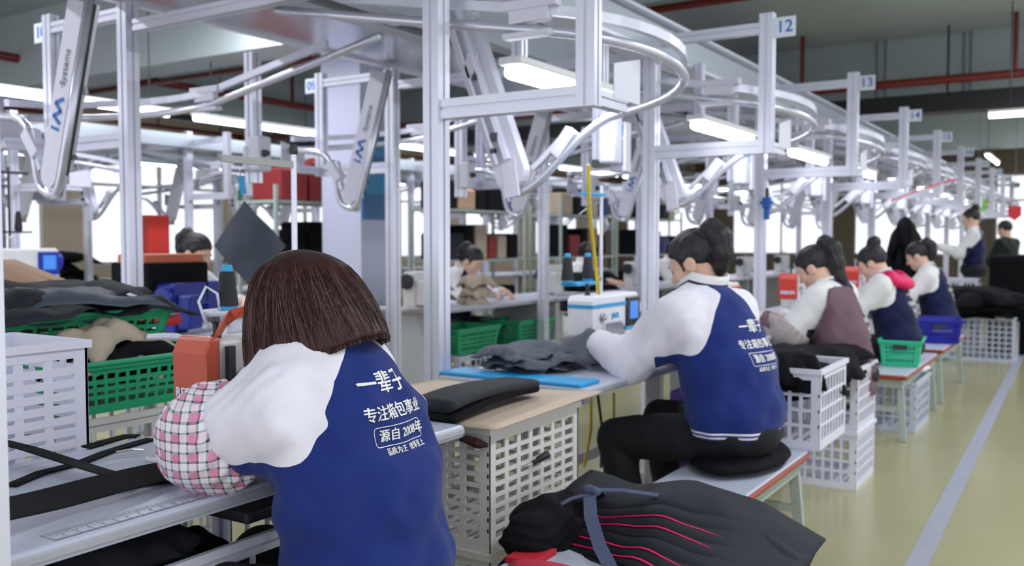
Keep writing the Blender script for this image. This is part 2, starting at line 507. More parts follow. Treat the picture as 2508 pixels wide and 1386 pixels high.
def logo(parent, o, bx, bz, n, flip=False):
    """blue zigzag mark and grey word running up the arm board; o = lower middle, bx = across, bz = up the board, n = face normal"""
    o, bx, bz, n = Vector(o), Vector(bx).normalized(), Vector(bz).normalized(), Vector(n).normalized()
    M = Matrix((bz, -bx, n)).transposed().to_4x4()          # text x runs up the board
    if M.determinant() < 0: M = Matrix((bz, bx, n)).transposed().to_4x4()
    M.translation = o + n * .0015
    g = G(); w = .008
    up = Vector(M.col[1][:3]); rt = Vector(M.col[0][:3])
    def P(a, b): return o + n * .0022 + rt * a + up * b
    def stroke(pts, w):
        for (a, b), (c, d) in zip(pts, pts[1:]): g.bar(P(a, b), P(c, d), w, .0016, up=n)
    stroke([(.0, -.022), (.0, .006)], .011)
    g.bar(P(-.001, .014), P(.001, .024), .011, .0016, up=n)
    stroke([(.022, -.024), (.044, .022), (.068, -.02), (.092, .022), (.116, -.024)], .013)
    g.build('blue_mark', BLUE, parent)
    M2 = M.copy(); M2.translation = P(.15, -.004)
    me = text_mesh('·Systems', .042, 0.0004, align='LEFT'); me.transform(M2)
    put('lettering', me, GREYINK, parent)

def station(name, label, num, in_p, arm_p, arm_b, arm_t, valley, detail=True, group=None, w=.10, ph=2.3):
    """local frame: o outward from the post row (x), p along the row (y)"""
    root = thing(name, label, 'hanging rail station', (0, 0, 0), 0, group)
    # posts and brackets
    G().extr((0, 0, ZF if not group else 0), (0, 0, ph), .06, .06).build('post', ALU, root)
    G().extr((.03, 0, 1.69), (.51, 0, 1.69), .045, .06, nw=1).build('arm_bar', ALU, root)
    G().extr((.54, 0, 1.66), (.54, 0, 2.26), .06, .045).build('sign_post', ALU, root)
    G().extr((.031, 0, 2.2), (.509, 0, 2.2), .04, .045).build('top_bar', ALU, root)
    G().extr((.54, .0226, 1.69), (.54, .22, 1.69), .04, .045).build('stub_bar', ALU, root)
    G().add([(.56, .12, 1.70), (.56, .30, 1.70), (.56, .30, 1.84), (.56, .12, 1.80)], [(0, 1, 2, 3)]).build('guard_plate', PLATE, root, solid=.003)
    g = G().b2((-.02, -.03, 0), (.02, .03, .01))
    # rails
    cp = (in_p + arm_p) / 2; r = abs(arm_p - in_p) / 2; sg = 1 if arm_p > in_p else -1
    co = .25
    zi, z1, z2 = 2.13, 1.93, 1.76
    path = [(-.80, in_p, zi), (-.5, in_p, zi - .06), (co, in_p, z1)]
    arc = arcpts((co, cp), r, -sg * math.pi / 2, sg * math.pi / 2, 18, z1, z2)
    vb = Vector(valley)                                     # lowest point of the dip
    at_, ab_ = Vector(arm_t), Vector(arm_b)
    down = bez(arc[-1], (co - .2, arm_p, z2 - .03), tuple(vb + Vector((.14, 0, .03))), tuple(vb), 10)
    d = (at_ - ab_).normalized(); side = Vector((-.055, 0, 0)) if arm_p > in_p or True else Vector((0, 0, 0))
    e0 = ab_ + side + d * .10
    dip = bez(tuple(vb), tuple(vb + Vector((-.07, 0, -.02))), tuple(ab_ + side - d * .03), tuple(e0), 8)
    tubep = path + arc[1:] + down[1:] + dip[1:] + [tuple(at_ + side)]
    G().tube(tubep, .0165, 10).build('tube_rail', ALU_T, root, smooth=True)
    off = Vector((0, 0, .062))
    flat = [Vector(p) + off for p in path[1:] + arc[1:-5]]
    G().tube(flat, 0, w=.022, h=.03, up=(0, 0, 1)).build('flat_rail', ALU, root)
    # second strip inside the descent
    inn = [Vector(p) + Vector((-.02, 0, .055)) for p in down[4:-2]]
    G().tube(inn, 0, w=.02, h=.028, up=(0, 1, 0)).build('inner_strip', ALU, root)
    # rail clamps
    G().b2((.22, in_p - .014, z1 + .015), (.36, in_p + .016, z1 + .08)).b2((.19, in_p - .02, z1 + .055), (.39, in_p + .02, z1 + .085)).b2((.2, in_p - .02, z1 - .03), (.37, in_p + .02, z1 - .012)).build('clamp_plate', PLATE, root, bevel=.003)
    dm = Vector(down[5])
    G().box(dm + Vector((0, 0, .045)), (.05, .05, .12), M=Matrix.Rotation(R(38), 3, 'Y')).build('clamp_plate', PLATE, root, bevel=.003)
    G().tube([Vector(arc[10]) + Vector((.0, .0, .08)), Vector(arc[10]) + Vector((-.07, 0, .08)), Vector(arc[10]) + Vector((-.08, 0, -.03)), Vector(arc[10]) + Vector((0, 0, -.03))], .004, 6).build('wire_hook', PLATE, root)
    # lifting arm
    L = (at_ - ab_).length
    sd = Vector((0, 1, 0)) * sg                          # printed side
    bx = d.cross(sd).normalized()
    def bp(t, a, h): return ab_ + d * (t * L) + bx * a + sd * h
    n = 10; poly = []
    for i in range(n + 1):
        a = math.pi * i / n
        poly.append((-w/2 * math.cos(a) , -w/2 * math.sin(a)))
    vs = [ab_ + bx * a + d * b + sd * .018 for a, b in poly] + [at_ + bx * w/2 + sd * .018, at_ - bx * w/2 + sd * .018]
    N = len(vs)
    vs2 = [v - sd * .05 for v in vs]
    arm = G().add(vs + vs2, [tuple(range(N)), tuple(range(2*N - 1, N - 1, -1))] + [(i, (i+1) % N, N + (i+1) % N, N + i) for i in range(N)]).build('lift_arm', PLATE, root)
    G().bar(bp(.02, .052, -.01), bp(1, .052, -.01), .012, .035, up=sd).build('belt', BELT, arm)
    if detail:
        logo(arm, ab_ + d * (L * .27) + sd * .019, bx, d, sd)
    # back of the arm: open channel with fixings
    G().bar(bp(.05, -.02, -.045), bp(1, -.02, -.045), .02, .03, up=sd).bar(bp(.05, .03, -.04), bp(1, .03, -.04), .012, .03, up=sd).build('channel', ALU, arm)
    for q_, s3 in ((bp(.18, 0, -.05), (.03, .03, .03)), (bp(.12, .03, -.05), (.02, .02, .02)), (bp(.5, .0, -.05), (.02, .03, .02))): G().box(q_, s3).build('fixing', BOLT, arm)
    G().box(vb + Vector((-.03, -.03 * sg, .06)), (.07, .012, .16), M=Matrix.Rotation(R(-8), 3, 'Y')).build('stop_plate', PLATE, root, bevel=.002)
    G().bar(bp(.62, -.02, -.05), bp(.62, -.02, -.05) + Vector((-.02, .0, -.10)), .05, .01).build('guard_plate', PLATE, root)
    # number card
    if num:
        c = G().box((.615, 0, 2.195), (.09, .004, .085)).build('number_card', SIGNW, root)
        M = Matrix.Rotation(R(90), 4, 'X') if root else None
        me = text_mesh(num, .072, .0006); 
        for fl in (1,):
            M = Matrix.Translation((.615, -.0035, 2.195)) @ Matrix.Rotation(R(90), 4, 'X')
            me.transform(M); put('lettering', me, BLUE, c)
    return root

near_args = dict(in_p=.09, arm_p=.82, arm_b=(-.235, .82, 1.56), arm_t=(-.53, .82, 2.33), valley=(-.20, .82, 1.475), w=.14)
far_args = dict(in_p=-.62, arm_p=.33, arm_b=(0.0, .33, 1.53), arm_t=(-.20, .33, 2.15), valley=(.03, .33, 1.455), ph=2.235)
ORD = ['first', 'second', 'third', 'fourth', 'fifth', 'sixth', 'seventh', 'eighth', 'ninth', 'tenth']
FARN = ['ten', 'nine', 'eight', 'seven', 'six', 'five', 'four', 'three']
names = ['eleven', 'twelve', 'thirteen', 'fourteen', 'fifteen', 'sixteen', 'seventeen', 'eighteen', 'nineteen', 'twenty', 'twenty-one', 'twenty-two']
for n in range(10):
    num = str(11 + n)
    lab = ('aluminium hanging rail station nearest the camera, its looped rail passing above the crates' if n == 0 else
           'aluminium hanging rail station with number card %s, %s along the aisle side' % (names[n], ORD[n]))
    s_ = station('hanging_rail_station', lab, num, detail=n < 7, **near_args)
    s_.location = (XN, Y0 + DY * n, 0); lift(s_)
for n in range(8):
    num = '%02d' % (10 - n)
    lab = 'hanging rail station of the far post row with number card %s, %s from the left' % (FARN[n], ORD[n])
    s_ = station('hanging_rail_station', lab, None, detail=n < 6, **far_args)
    s_.location = (XF, Y0 + DY * n, 0); s_.rotation_euler = (0, 0, math.pi); lift(s_)
    # card faces the aisle the camera stands in
    c = G().box((.615, 0, 2.195), (.10, .004, .085)).build('number_card', SIGNW, s_)
    me = text_mesh(num, .072, .0006)
    me.transform(Matrix.Translation((.615, .0035, 2.195)) @ Matrix.Rotation(R(180), 4, 'Z') @ Matrix.Rotation(R(90), 4, 'X'))
    put('lettering', me, BLUE, c)

# beams and trays that carry the line
root = thing('conveyor_beam', 'long pale beam running along the near post row over the workers', 'conveyor beam', (XN, 0, 2.2))
G().b2((-.05, -.3, -.07), (.06, 20, .07)).build('beam', GALV2, root, bevel=.004)
G().b2((-.06, -.3, .07), (.10, 20, .085)).b2((-.06, -.3, -.085), (.09, 20, -.07)).build('flange', ALU, root)
for n in range(11):
    G().extr((-.05, Y0 + DY * n, -.06), (-1.5, Y0 + DY * n, -.06), .045, .045).build('cross_bar', ALU, root)
lift(root)
root = thing('conveyor_tray', 'wide galvanised sheet tray hanging over the far post row', 'conveyor tray', (-3.1, 0, 2.16))
G().b2((-.26, -.3, 0.10), (.26, 20, .104)).build('sheet', GALV, root)
G().b2((-.30, -.3, .085), (-.26, 20, .19)).b2((.26, -.3, .085), (.30, 20, .19)).build('rim', ALU, root, bevel=.003)
lift(root)
root = thing('conveyor_track', 'white main conveyor track running along the middle of the line', 'conveyor track', (-2.6, 0, 2.3))
G().b2((-.17, -.3, -.08), (-.07, 20, .10)).b2((.04, -.3, -.08), (.14, 20, .10)).build('track', GALV2, root, bevel=.005)
G().b2((-.07, -.3, -.02), (.04, 20, 0)).build('slide_plate', BOLT, root)
for i in range(26):
    y = .1 + .6 * i
    G().box((-.015, y, -.05), (.07, .16, .05)).build('carrier', PLATE, root, bevel=.004)
lift(root)

# upright with a control box between the near posts
for n in range(7):
    y = Y0 + DY * n + 1.13
    root = thing('control_post', ['hanging post with white control box above the white machine with cyan trim',
        'hanging post with white control box, second along the near row', 'hanging post with white control box, third along the near row',
        'hanging post with white control box, fourth along the near row', 'hanging post with white control box, fifth along the near row',
        'hanging post with white control box, sixth along the near row', 'hanging post with white control box, seventh along the near row'][n], 'control box', (XN, y, 0))
    G().extr((0, 0, 1.62), (0, 0, 2.13), .05, .05).build('post', ALU, root)
    b = G().b2((.02, -.06, 1.60), (.09, .03, 1.80)).build('control_box', PLATE, root, bevel=.01)
    k2 = G().b2((.03, .035, 1.57), (.10, .09, 1.775)).build('panel_box', PLATE, root, bevel=.004)
    G().b2((.04, .03, 1.72), (.09, .0345, 1.765)).build('display', SCREEN, k2)
    G().b2((.042, .03, 1.6), (.088, .0345, 1.70)).build('keypad', GREYINK, k2)
    lift(root)
# lamps under the near row
for n in range(9):
    lb = ['lit tube lamp hung under the nearest rail loop', ][0] if n == 0 else 'lit tube lamp below the rail loop with number card %s' % names[n]
    y = 3.0 + DY * n
    r_ = lamp(lb, (-1.655, y, 1.84), .85)
    G().extr((0, -.36, .05), (0, -.36, .30), .04, .04).build('hanger', ALU, r_)
    lift(r_)
    area_lamp('tube_light', (-1.655 * KL, y * KL, 1.89), .05, .95, 3.2)
# small things hung on the line
bc = thing('blue_clamp', 'blue plastic clamp with black stem on the post under card twelve', 'clamp', (-2.13, 6.93, at(1858, 492, Z=6.9).z))
G().b2((-.03, -.03, -.05), (.03, .03, .03)).b2((-.05, -.02, -.02), (.05, .02, .0)).b2((-.02, -.02, -.14), (.02, .02, -.05)).build('clamp_body', mat('clamp_blue', '#1e66c4', .4), bc, bevel=.006)
G().cyl((0, 0, .03), (0, 0, .10), .012).build('stem', DARKPL, bc)
tag(G().tube([at(2180, 492, Z=8.2), at(2260, 462, Z=8.2), at(2338, 438, Z=8.2)], .008, 6).build('pink_cord', mat('pink_cord', '#e05a7a', .5)), 'pink cord strung slanting under the rails above the pink hooded woman', 'cord')
rp = thing('red_pennant', 'small red pennant hanging before the far right windows', 'pennant', at(2482, 505, Z=14))
G().prism([(-.1, 0), (.1, 0), (.1, -.15), (0, -.22), (-.1, -.15)], -.004, .004, Matrix.Rotation(.56, 3, 'Z')).build('cloth', REDF, rp)
G().cyl((0, 0, 0), (0, 0, 3.6 - rp.location.z), .004).build('cord', GREYINK, rp)
gp = thing('green_tag', 'lime green tag hanging from a cord near the far right windows', 'tag', at(2392, 500, Z=14))
G().prism([(-.14, 0), (.14, .08), (.12, -.10), (-.1, -.14)], -.004, .004, Matrix.Rotation(.56, 3, 'Z')).build('card', GREENW, gp)
G().cyl((0, 0, 0), (0, 0, 3.6 - gp.location.z), .004).build('cord', GREYINK, gp)
# hanging posts on the far row with a sensor box
for n in range(5):
    y = 2.98 + DY * n
    root = thing('sensor_post', ['slim hanging post with grey sensor box left of the hanging grey cloth', 'slim hanging post with sensor box, second along the far row',
         'slim hanging post with sensor box, third along the far row', 'slim hanging post with sensor box, fourth along the far row', 'slim hanging post with sensor box, fifth along the far row'][n], 'sensor post', (XF, y, 0))
    G().extr((0, 0, 1.55), (0, 0, 2.15), .055, .055).build('post', ALU, root)
    G().b2((.02, -.06, 1.60), (.10, .02, 1.76)).b2((.0, -.07, 1.6), (.03, -.04, 1.72)).build('sensor_box', PLATE, root, bevel=.012)
    G().lathe([(.012, 0), (.018, .004), (.012, .03)], (.10, -.03, 1.68), 10, Matrix.Rotation(R(90), 3, 'Y')).build('knob', DARKPL, root)
    lift(root)
# post that cuts the left edge of the picture
pp = at(-54, 900, X=-1.45)
tag(G().extr((pp.x, pp.y, 0), (pp.x, pp.y, 2.3), .05, .05).build('upright_post', ALU), 'aluminium upright cut off by the left edge of the picture', 'post')
# the second and third lines farther left
bg = None
for li, xc in enumerate((-8.0,)):
    for n in range(10):
        for side in (0, 1):
            lab = 'hanging rail station of the next line beyond the white tables'
            if bg is None:
                bg = station('hanging_rail_station', lab, None, detail=False, group='rail stations of the next line', **near_args)
                bg.location = (xc + .8, .7 + DY * n, 0)
            else:
                dup(bg, (xc + (.8 if side == 0 else -.8), .7 + DY * n, 0), 0 if side == 0 else math.pi, lab)
    root = thing('conveyor_beam', 'grey conveyor beam of the next line on the left', 'conveyor beam', (xc, 0, 2.2))
    G().b2((-.9, -1, -.06), (-.78, 20, .06)).b2((.78, -1, -.06), (.9, 20, .06)).b2((-.25, -1, 0), (.25, 20, .12)).build('beam', GALV2, root)
    for n in range(9):
        G().extr((-.8, .7 + DY * n, -.03), (.8, .7 + DY * n, -.03), .045, .045).build('cross_bar', ALU, root)
# ------------------------------------------------------------------ smooth bodies: distance fields turned into one continuous surface
def V3(p): return np.asarray(p, dtype=np.float64)
def cap(P, a, b, ra, rb=None):
    a, b = V3(a), V3(b); rb = ra if rb is None else rb
    ba = b - a; t = np.clip(((P - a) @ ba) / max(1e-9, ba @ ba), 0, 1)
    return np.linalg.norm(P - a - t[:, None] * ba, axis=1) - (ra + (rb - ra) * t)
def chain(P, pts, rs, k=0.0):
    d = None
    for i in range(len(pts) - 1):
        e = cap(P, pts[i], pts[i+1], rs[i], rs[i+1])
        d = e if d is None else (smin(d, e, k) if k else np.minimum(d, e))
    return d
def ell(P, c, r, M=None):
    q = P - V3(c)
    if M is not None: q = q @ M
    r = V3(r); k0 = np.linalg.norm(q / r, axis=1); k1 = np.linalg.norm(q / (r * r), axis=1)
    return k0 * (k0 - 1) / np.maximum(k1, 1e-6)
def smin(a, b, k):
    h = np.maximum(k - np.abs(a - b), 0) / k
    return np.minimum(a, b) - h * h * k * .25
def smax(a, b, k): return -smin(-a, -b, k)
def trunk(P, rings):
    """rings: (y, z, half width, half depth) along a spine in the yz plane; x is across"""
    d = None
    yz = P[:, 1:3]
    for (y0, z0, w0, d0), (y1, z1, w1, d1) in zip(rings, rings[1:]):
        a = np.array([y0, z0]); ba = np.array([y1 - y0, z1 - z0])
        t = np.clip(((yz - a) @ ba) / (ba @ ba), 0, 1)
        e = yz - a - t[:, None] * ba
        w = w0 + (w1 - w0) * t; dd = d0 + (d1 - d0) * t
        q = np.sqrt((P[:, 0] * dd / w) ** 2 + (e ** 2).sum(1)) - dd
        d = q if d is None else smin(d, q, .03)
    return d
def nets(f, lo, hi, h, B=6):
    lo, hi = V3(lo), V3(hi)
    n = (np.ceil((hi - lo) / (h * B)).astype(int)) * B
    nb = n // B
    cc = np.stack(np.meshgrid(*[lo[i] + (np.arange(nb[i]) * B + (B - 1) / 2) * h for i in range(3)], indexing='ij'), -1).reshape(-1, 3)
    dc = f(cc)
    act = np.nonzero(np.abs(dc) < B * h * 1.55)[0]
    vals = np.repeat(np.repeat(np.repeat(dc.reshape(nb), B, 0), B, 1), B, 2).astype(np.float32)
    off = np.stack(np.meshgrid(*[np.arange(B)] * 3, indexing='ij'), -1).reshape(-1, 3)
    bi = np.stack(np.unravel_index(act, nb), -1)
    for s0 in range(0, len(bi), 1500):
        b_ = bi[s0:s0 + 1500]
        ijk = (b_[:, None, :] * B + off[None]).reshape(-1, 3)
        vals[ijk[:, 0], ijk[:, 1], ijk[:, 2]] = f(lo + ijk * h)
    sg = vals < 0
    cnt = np.zeros(np.array(vals.shape) - 1, np.int8)
    for dx in (0, 1):
        for dy in (0, 1):
            for dz in (0, 1):
                cnt += sg[dx:dx + cnt.shape[0], dy:dy + cnt.shape[1], dz:dz + cnt.shape[2]]
    cells = np.argwhere((cnt > 0) & (cnt < 8))
    idx = -np.ones(cnt.shape, np.int64); idx[tuple(cells.T)] = np.arange(len(cells))
    corners = np.array([(a, b, c) for a in (0, 1) for b in (0, 1) for c in (0, 1)])
    cv = np.stack([vals[tuple((cells + c).T)] for c in corners], 1).astype(np.float64)
    acc = np.zeros((len(cells), 3)); num = np.zeros(len(cells))
    for a in range(8):
        for b in range(a + 1, 8):
            if np.abs(corners[a] - corners[b]).sum() != 1: continue
            m = (cv[:, a] < 0) != (cv[:, b] < 0)
            t = np.where(m, cv[:, a] / np.where(m, cv[:, a] - cv[:, b], 1), 0)
            acc += np.where(m[:, None], corners[a] + t[:, None] * (corners[b] - corners[a]), 0); num += m
    verts = lo + (cells + acc / num[:, None]) * h
    faces = []
    for ax in range(3):
        o1, o2 = [(1, 2), (2, 0), (0, 1)][ax]
        sl0 = [slice(None)] * 3; sl1 = [slice(None)] * 3
        sl0[ax] = slice(0, -1); sl1[ax] = slice(1, None)
        a = sg[tuple(sl0)]; b = sg[tuple(sl1)]
        e = np.argwhere(a != b)
        e = e[(e[:, o1] > 0) & (e[:, o2] > 0) & (e[:, o1] < cnt.shape[o1]) & (e[:, o2] < cnt.shape[o2])]
        fl = a[tuple(e.T)]
        u1 = np.zeros(3, int); u1[o1] = 1; u2 = np.zeros(3, int); u2[o2] = 1
        q = np.stack([idx[tuple((e - u1 - u2).T)], idx[tuple((e - u2).T)], idx[tuple(e.T)], idx[tuple((e - u1).T)]], 1)
        q[~fl] = q[~fl][:, ::-1]
        faces.append(q)
    q = np.concatenate(faces)
    q = q[(q >= 0).all(1)]
    return verts, q
def field_mesh(name, f, lo, hi, h, relax=1):
    v, q = nets(f, lo, hi, h)
    if relax:
        for _ in range(relax):
            acc = np.zeros_like(v); num = np.zeros(len(v))
            for i in range(4):
                np.add.at(acc, q[:, i], v[q[:, (i + 1) % 4]] + v[q[:, (i + 3) % 4]]); np.add.at(num, q[:, i], 2)
            v = v * .4 + .6 * acc / np.maximum(num, 1)[:, None]
    me = bpy.data.meshes.new(name)
    me.vertices.add(len(v)); me.vertices.foreach_set('co', v.astype(np.float32).ravel())
    me.loops.add(q.size); me.loops.foreach_set('vertex_index', q.astype(np.int32).ravel())
    me.polygons.add(len(q)); me.polygons.foreach_set('loop_start', (np.arange(len(q)) * 4).astype(np.int32))
    try: me.polygons.foreach_set('loop_total', np.full(len(q), 4, np.int32))
    except Exception: pass
    me.polygons.foreach_set('use_smooth', np.ones(len(q), bool))
    me.update(calc_edges=True); me.validate()
    return me, v
def attr(me, name, vals):
    a = me.attributes.new(name, 'FLOAT', 'POINT')
    a.data.foreach_set('value', np.asarray(vals, np.float32))
def vnoise(P, sc, seed=0.0):
    """cheap smooth folds: sum of sines"""
    x, y, z = P[:, 0] * sc + seed, P[:, 1] * sc + seed * 1.7, P[:, 2] * sc + seed * .6
    return (np.sin(x + 1.7 * np.sin(y * .7 + z * .5)) + np.sin(y * 1.3 + 1.3 * np.sin(z * .9 + x * .4) + 1) + np.sin(z * 1.1 + 1.5 * np.sin(x * .8 - y * .3) + 2)) / 3

# ------------------------------------------------------------------ clothing materials driven by where the seams run
def seam_material(name, navy, white, stripes=True):
    m = mat(name, navy, 0.85, 0, 0.10, 14, 0.22, 420, spec=.25, sheen=.1)
    nt = m.node_tree; b = nt.nodes['Principled BSDF']
    base = [n for n in nt.nodes if n.type == 'MIX'][0]
    def at_(n):
        a = nt.nodes.new('ShaderNodeAttribute'); a.attribute_name = n; return a
    def mth(op, a, bv):
        n = nt.nodes.new('ShaderNodeMath'); n.operation = op
        nt.links.new(a, n.inputs[0])
        if isinstance(bv, (int, float)): n.inputs[1].default_value = bv
        else: nt.links.new(bv, n.inputs[1])
        return n.outputs[0]
    w = mth('GREATER_THAN', at_('seam').outputs['Fac'], 0.0)
    hv = at_('hemv').outputs['Fac']
    if stripes:
        for lo, hi in ((.012, .02), (.027, .035)):
            s_ = mth('MULTIPLY', mth('GREATER_THAN', hv, lo), mth('LESS_THAN', hv, hi))
            w = mth('MAXIMUM', w, s_)
    mx = nt.nodes.new('ShaderNodeMix'); mx.data_type = 'RGBA'
    nt.links.new(w, mx.inputs['Factor'])
    nt.links.new(base.outputs['Result'], mx.inputs['A'])
    mx.inputs['B'].default_value = srgb(white) + (1,)
    nt.links.new(mx.outputs['Result'], b.inputs['Base Color'])
    return m
def collar_material():
    m = mat('striped_knit_collar', '#e8e6ea', 0.85, 0, 0.03, 20, 0.3, 300)
    nt = m.node_tree; b = nt.nodes['Principled BSDF']
    base = [n for n in nt.nodes if n.type == 'MIX'][0]
    a = nt.nodes.new('ShaderNodeAttribute'); a.attribute_name = 'band'
    def mth(op, x, v):
        n = nt.nodes.new('ShaderNodeMath'); n.operation = op; nt.links.new(x, n.inputs[0])
        if isinstance(v, float): n.inputs[1].default_value = v
        else: nt.links.new(v, n.inputs[1])
        return n.outputs[0]
    w = None
    for lo, hi in ((.47, .55), (.66, .74)):
        s_ = mth('MULTIPLY', mth('GREATER_THAN', a.outputs['Fac'], lo), mth('LESS_THAN', a.outputs['Fac'], hi))
        w = s_ if w is None else mth('MAXIMUM', w, s_)
    mx = nt.nodes.new('ShaderNodeMix'); mx.data_type = 'RGBA'
    nt.links.new(w, mx.inputs['Factor']); nt.links.new(base.outputs['Result'], mx.inputs['A'])
    mx.inputs['B'].default_value = srgb('#1d2440') + (1,)
    nt.links.new(mx.outputs['Result'], b.inputs['Base Color'])
    return m
def plaid_material():
    m = mat('pink_green_check', '#f0eef4', 0.8, 0, 0.02, 20, 0.2, 300)
    nt = m.node_tree; b = nt.nodes['Principled BSDF']
    def at_(n):
        a = nt.nodes.new('ShaderNodeAttribute'); a.attribute_name = n; return a.outputs['Fac']
    def mth(op, x, v=None):
        n = nt.nodes.new('ShaderNodeMath'); n.operation = op
        for i, q in enumerate((x, v)):
            if q is None: continue
            if isinstance(q, (int, float)): n.inputs[i].default_value = q
            else: nt.links.new(q, n.inputs[i])
        return n.outputs[0]
    per = .0195
    fu, fv = [mth('FRACT', mth('DIVIDE', at_(n), per)) for n in ('pu', 'pv')]
    gu, gv = [mth('LESS_THAN', x, .23) for x in (fu, fv)]
    fu2, fv2 = [mth('FRACT', mth('DIVIDE', at_(n), per * 2)) for n in ('pu', 'pv')]
    pu_, pv_ = [mth('GREATER_THAN', x, .5) for x in (fu2, fv2)]
    pink = mth('MULTIPLY', pu_, pv_)
    halfp = mth('MULTIPLY', mth('MAXIMUM', pu_, pv_), .25)
    lines = mth('MULTIPLY', mth('ADD', gu, gv), .5)
    def mix(f, a, c):
        n = nt.nodes.new('ShaderNodeMix'); n.data_type = 'RGBA'; nt.links.new(f, n.inputs['Factor'])
        if isinstance(a, str): n.inputs['A'].default_value = srgb(a) + (1,)
        else: nt.links.new(a, n.inputs['A'])
        n.inputs['B'].default_value = srgb(c) + (1,)
        return n.outputs['Result']
    c = mix(halfp, '#eeecf4', '#e795b4')
    c = mix(pink, c, '#e08fb0')
    c = mix(mth('POWER', lines, 1.1), c, '#1d5158')
    nt.links.new(c, b.inputs['Base Color'])
    return m
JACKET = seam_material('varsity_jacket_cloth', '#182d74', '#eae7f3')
JACKET_SHADED = seam_material('shaded_varsity_jacket_cloth', '#141b45', '#e9e8ea')  # same jacket cloth, with the dimmer light down the row put into its colour
COLLAR = collar_material()
PLAID = plaid_material()
PRINT = mat('white_print', '#f0efec', 0.6)

# ------------------------------------------------------------------ people
def rotX(a): return np.array(Matrix.Rotation(a, 3, 'X'))
def rotM(pitch, yaw, roll=0): return np.array(Matrix.Rotation(yaw, 3, 'Z') @ Matrix.Rotation(pitch, 3, 'X') @ Matrix.Rotation(roll, 3, 'Y'))
DEF = dict(
    rings=[(-.01, .47, .19, .15), (0, .60, .19, .145), (.03, .74, .195, .14), (.06, .86, .195, .13), (.09, .96, .165, .105), (.11, 1.02, .09, .07)],
    neck=(0, .12, 1.03), head=(0, .20, 1.15), hp=-.45, hy=0.0,
    sh=[(-.175, .09, .96), (.175, .09, .96)], el=[(-.25, .24, .76), (.25, .24, .76)], wr=[(-.14, .46, .83), (.13, .46, .83)],
    fd=[(.25, .9, -.25), (-.25, .9, -.25)],
    hip=[(-.09, .0, .52), (.09, .0, .52)], kn=[(-.12, .40, .50), (.12, .40, .50)], an=[(-.12, .36, .09), (.12, .36, .09)],
    sl=(.082, .066, .05), fold=.006)
def pose(**k):
    d = dict(DEF); d.update(k); return d

def head_field(P, c, M):
    q = (P - V3(c)) @ M                       # head-local: y forward, z up
    d = ell(q, (0, -.012, .03), (.074, .094, .088))
    d = smin(d, ell(q, (0, .032, -.03), (.06, .058, .08)), .04)
    d = smin(d, ell(q, (0, .058, -.088), (.03, .03, .026)), .04)
    d = smin(d, cap(q, (0, .084, .012), (0, .108, -.024), .008, .0125), .014)
    for s_ in (-1, 1):
        d = smin(d, ell(q, (s_ * .028, .079, .022), (.022, .012, .008)), .012)      # brow
        d = smin(d, ell(q, (s_ * .035, .063, -.03), (.024, .02, .022)), .025)       # cheek
        d = smax(d, -ell(q, (s_ * .031, .098, .004), (.016, .016, .009)), .012)     # eye hollow
        d = smin(d, ell(q, (s_ * .029, .074, .003), (.015, .014, .0105)), .006)     # lid
        e = ell(q, (s_ * .076, -.008, -.012), (.010, .024, .034))
        e = smax(e, -ell(q, (s_ * .087, -.004, -.010), (.008, .013, .02)), .006)
        d = smin(d, e, .008)
    d = smin(d, ell(q, (0, .086, -.052), (.022, .012, .006)), .01)
    d = smin(d, ell(q, (0, .084, -.063), (.019, .012, .006)), .008)
    return d
def hand_field(P, w, fd, up, side, k=1.0, curl=.5):
    """palm, four bent fingers of different lengths and a thumb leaving the side of the palm"""
    w = V3(w); f = V3(fd) / np.linalg.norm(fd); u = V3(up); u = u - f * (u @ f); u /= np.linalg.norm(u)
    r = np.cross(f, u) * side
    d = chain(P, [w, w + f * .05, w + f * .075], [.024, .03, .026])
    n = P - w
    for i, (a, L) in enumerate(((-.027, .068), (-.009, .078), (.009, .073), (.026, .056))):
        b0 = w + f * .082 + r * a
        b1 = b0 + (f * math.cos(curl * .5) - u * math.sin(curl * .5)) * L * .48
        b2 = b1 + (f * math.cos(curl * 1.3) - u * math.sin(curl * 1.3)) * L * .32
        b3 = b2 + (f * math.cos(curl * 2.0) - u * math.sin(curl * 2.0)) * L * .24
        d = smin(d, chain(P, [w + f * .06 + r * a * .8, b0, b1, b2, b3], [.011, .0095, .0088, .008, .007]), .006)
    t0 = w + f * .03 - r * .022; t1 = t0 - r * .028 + f * .028 - u * .008; t2 = t1 + f * .03 - r * .008 - u * .006
    return smin(d, chain(P, [t0, t1, t2], [.013, .011, .0085]), .008)

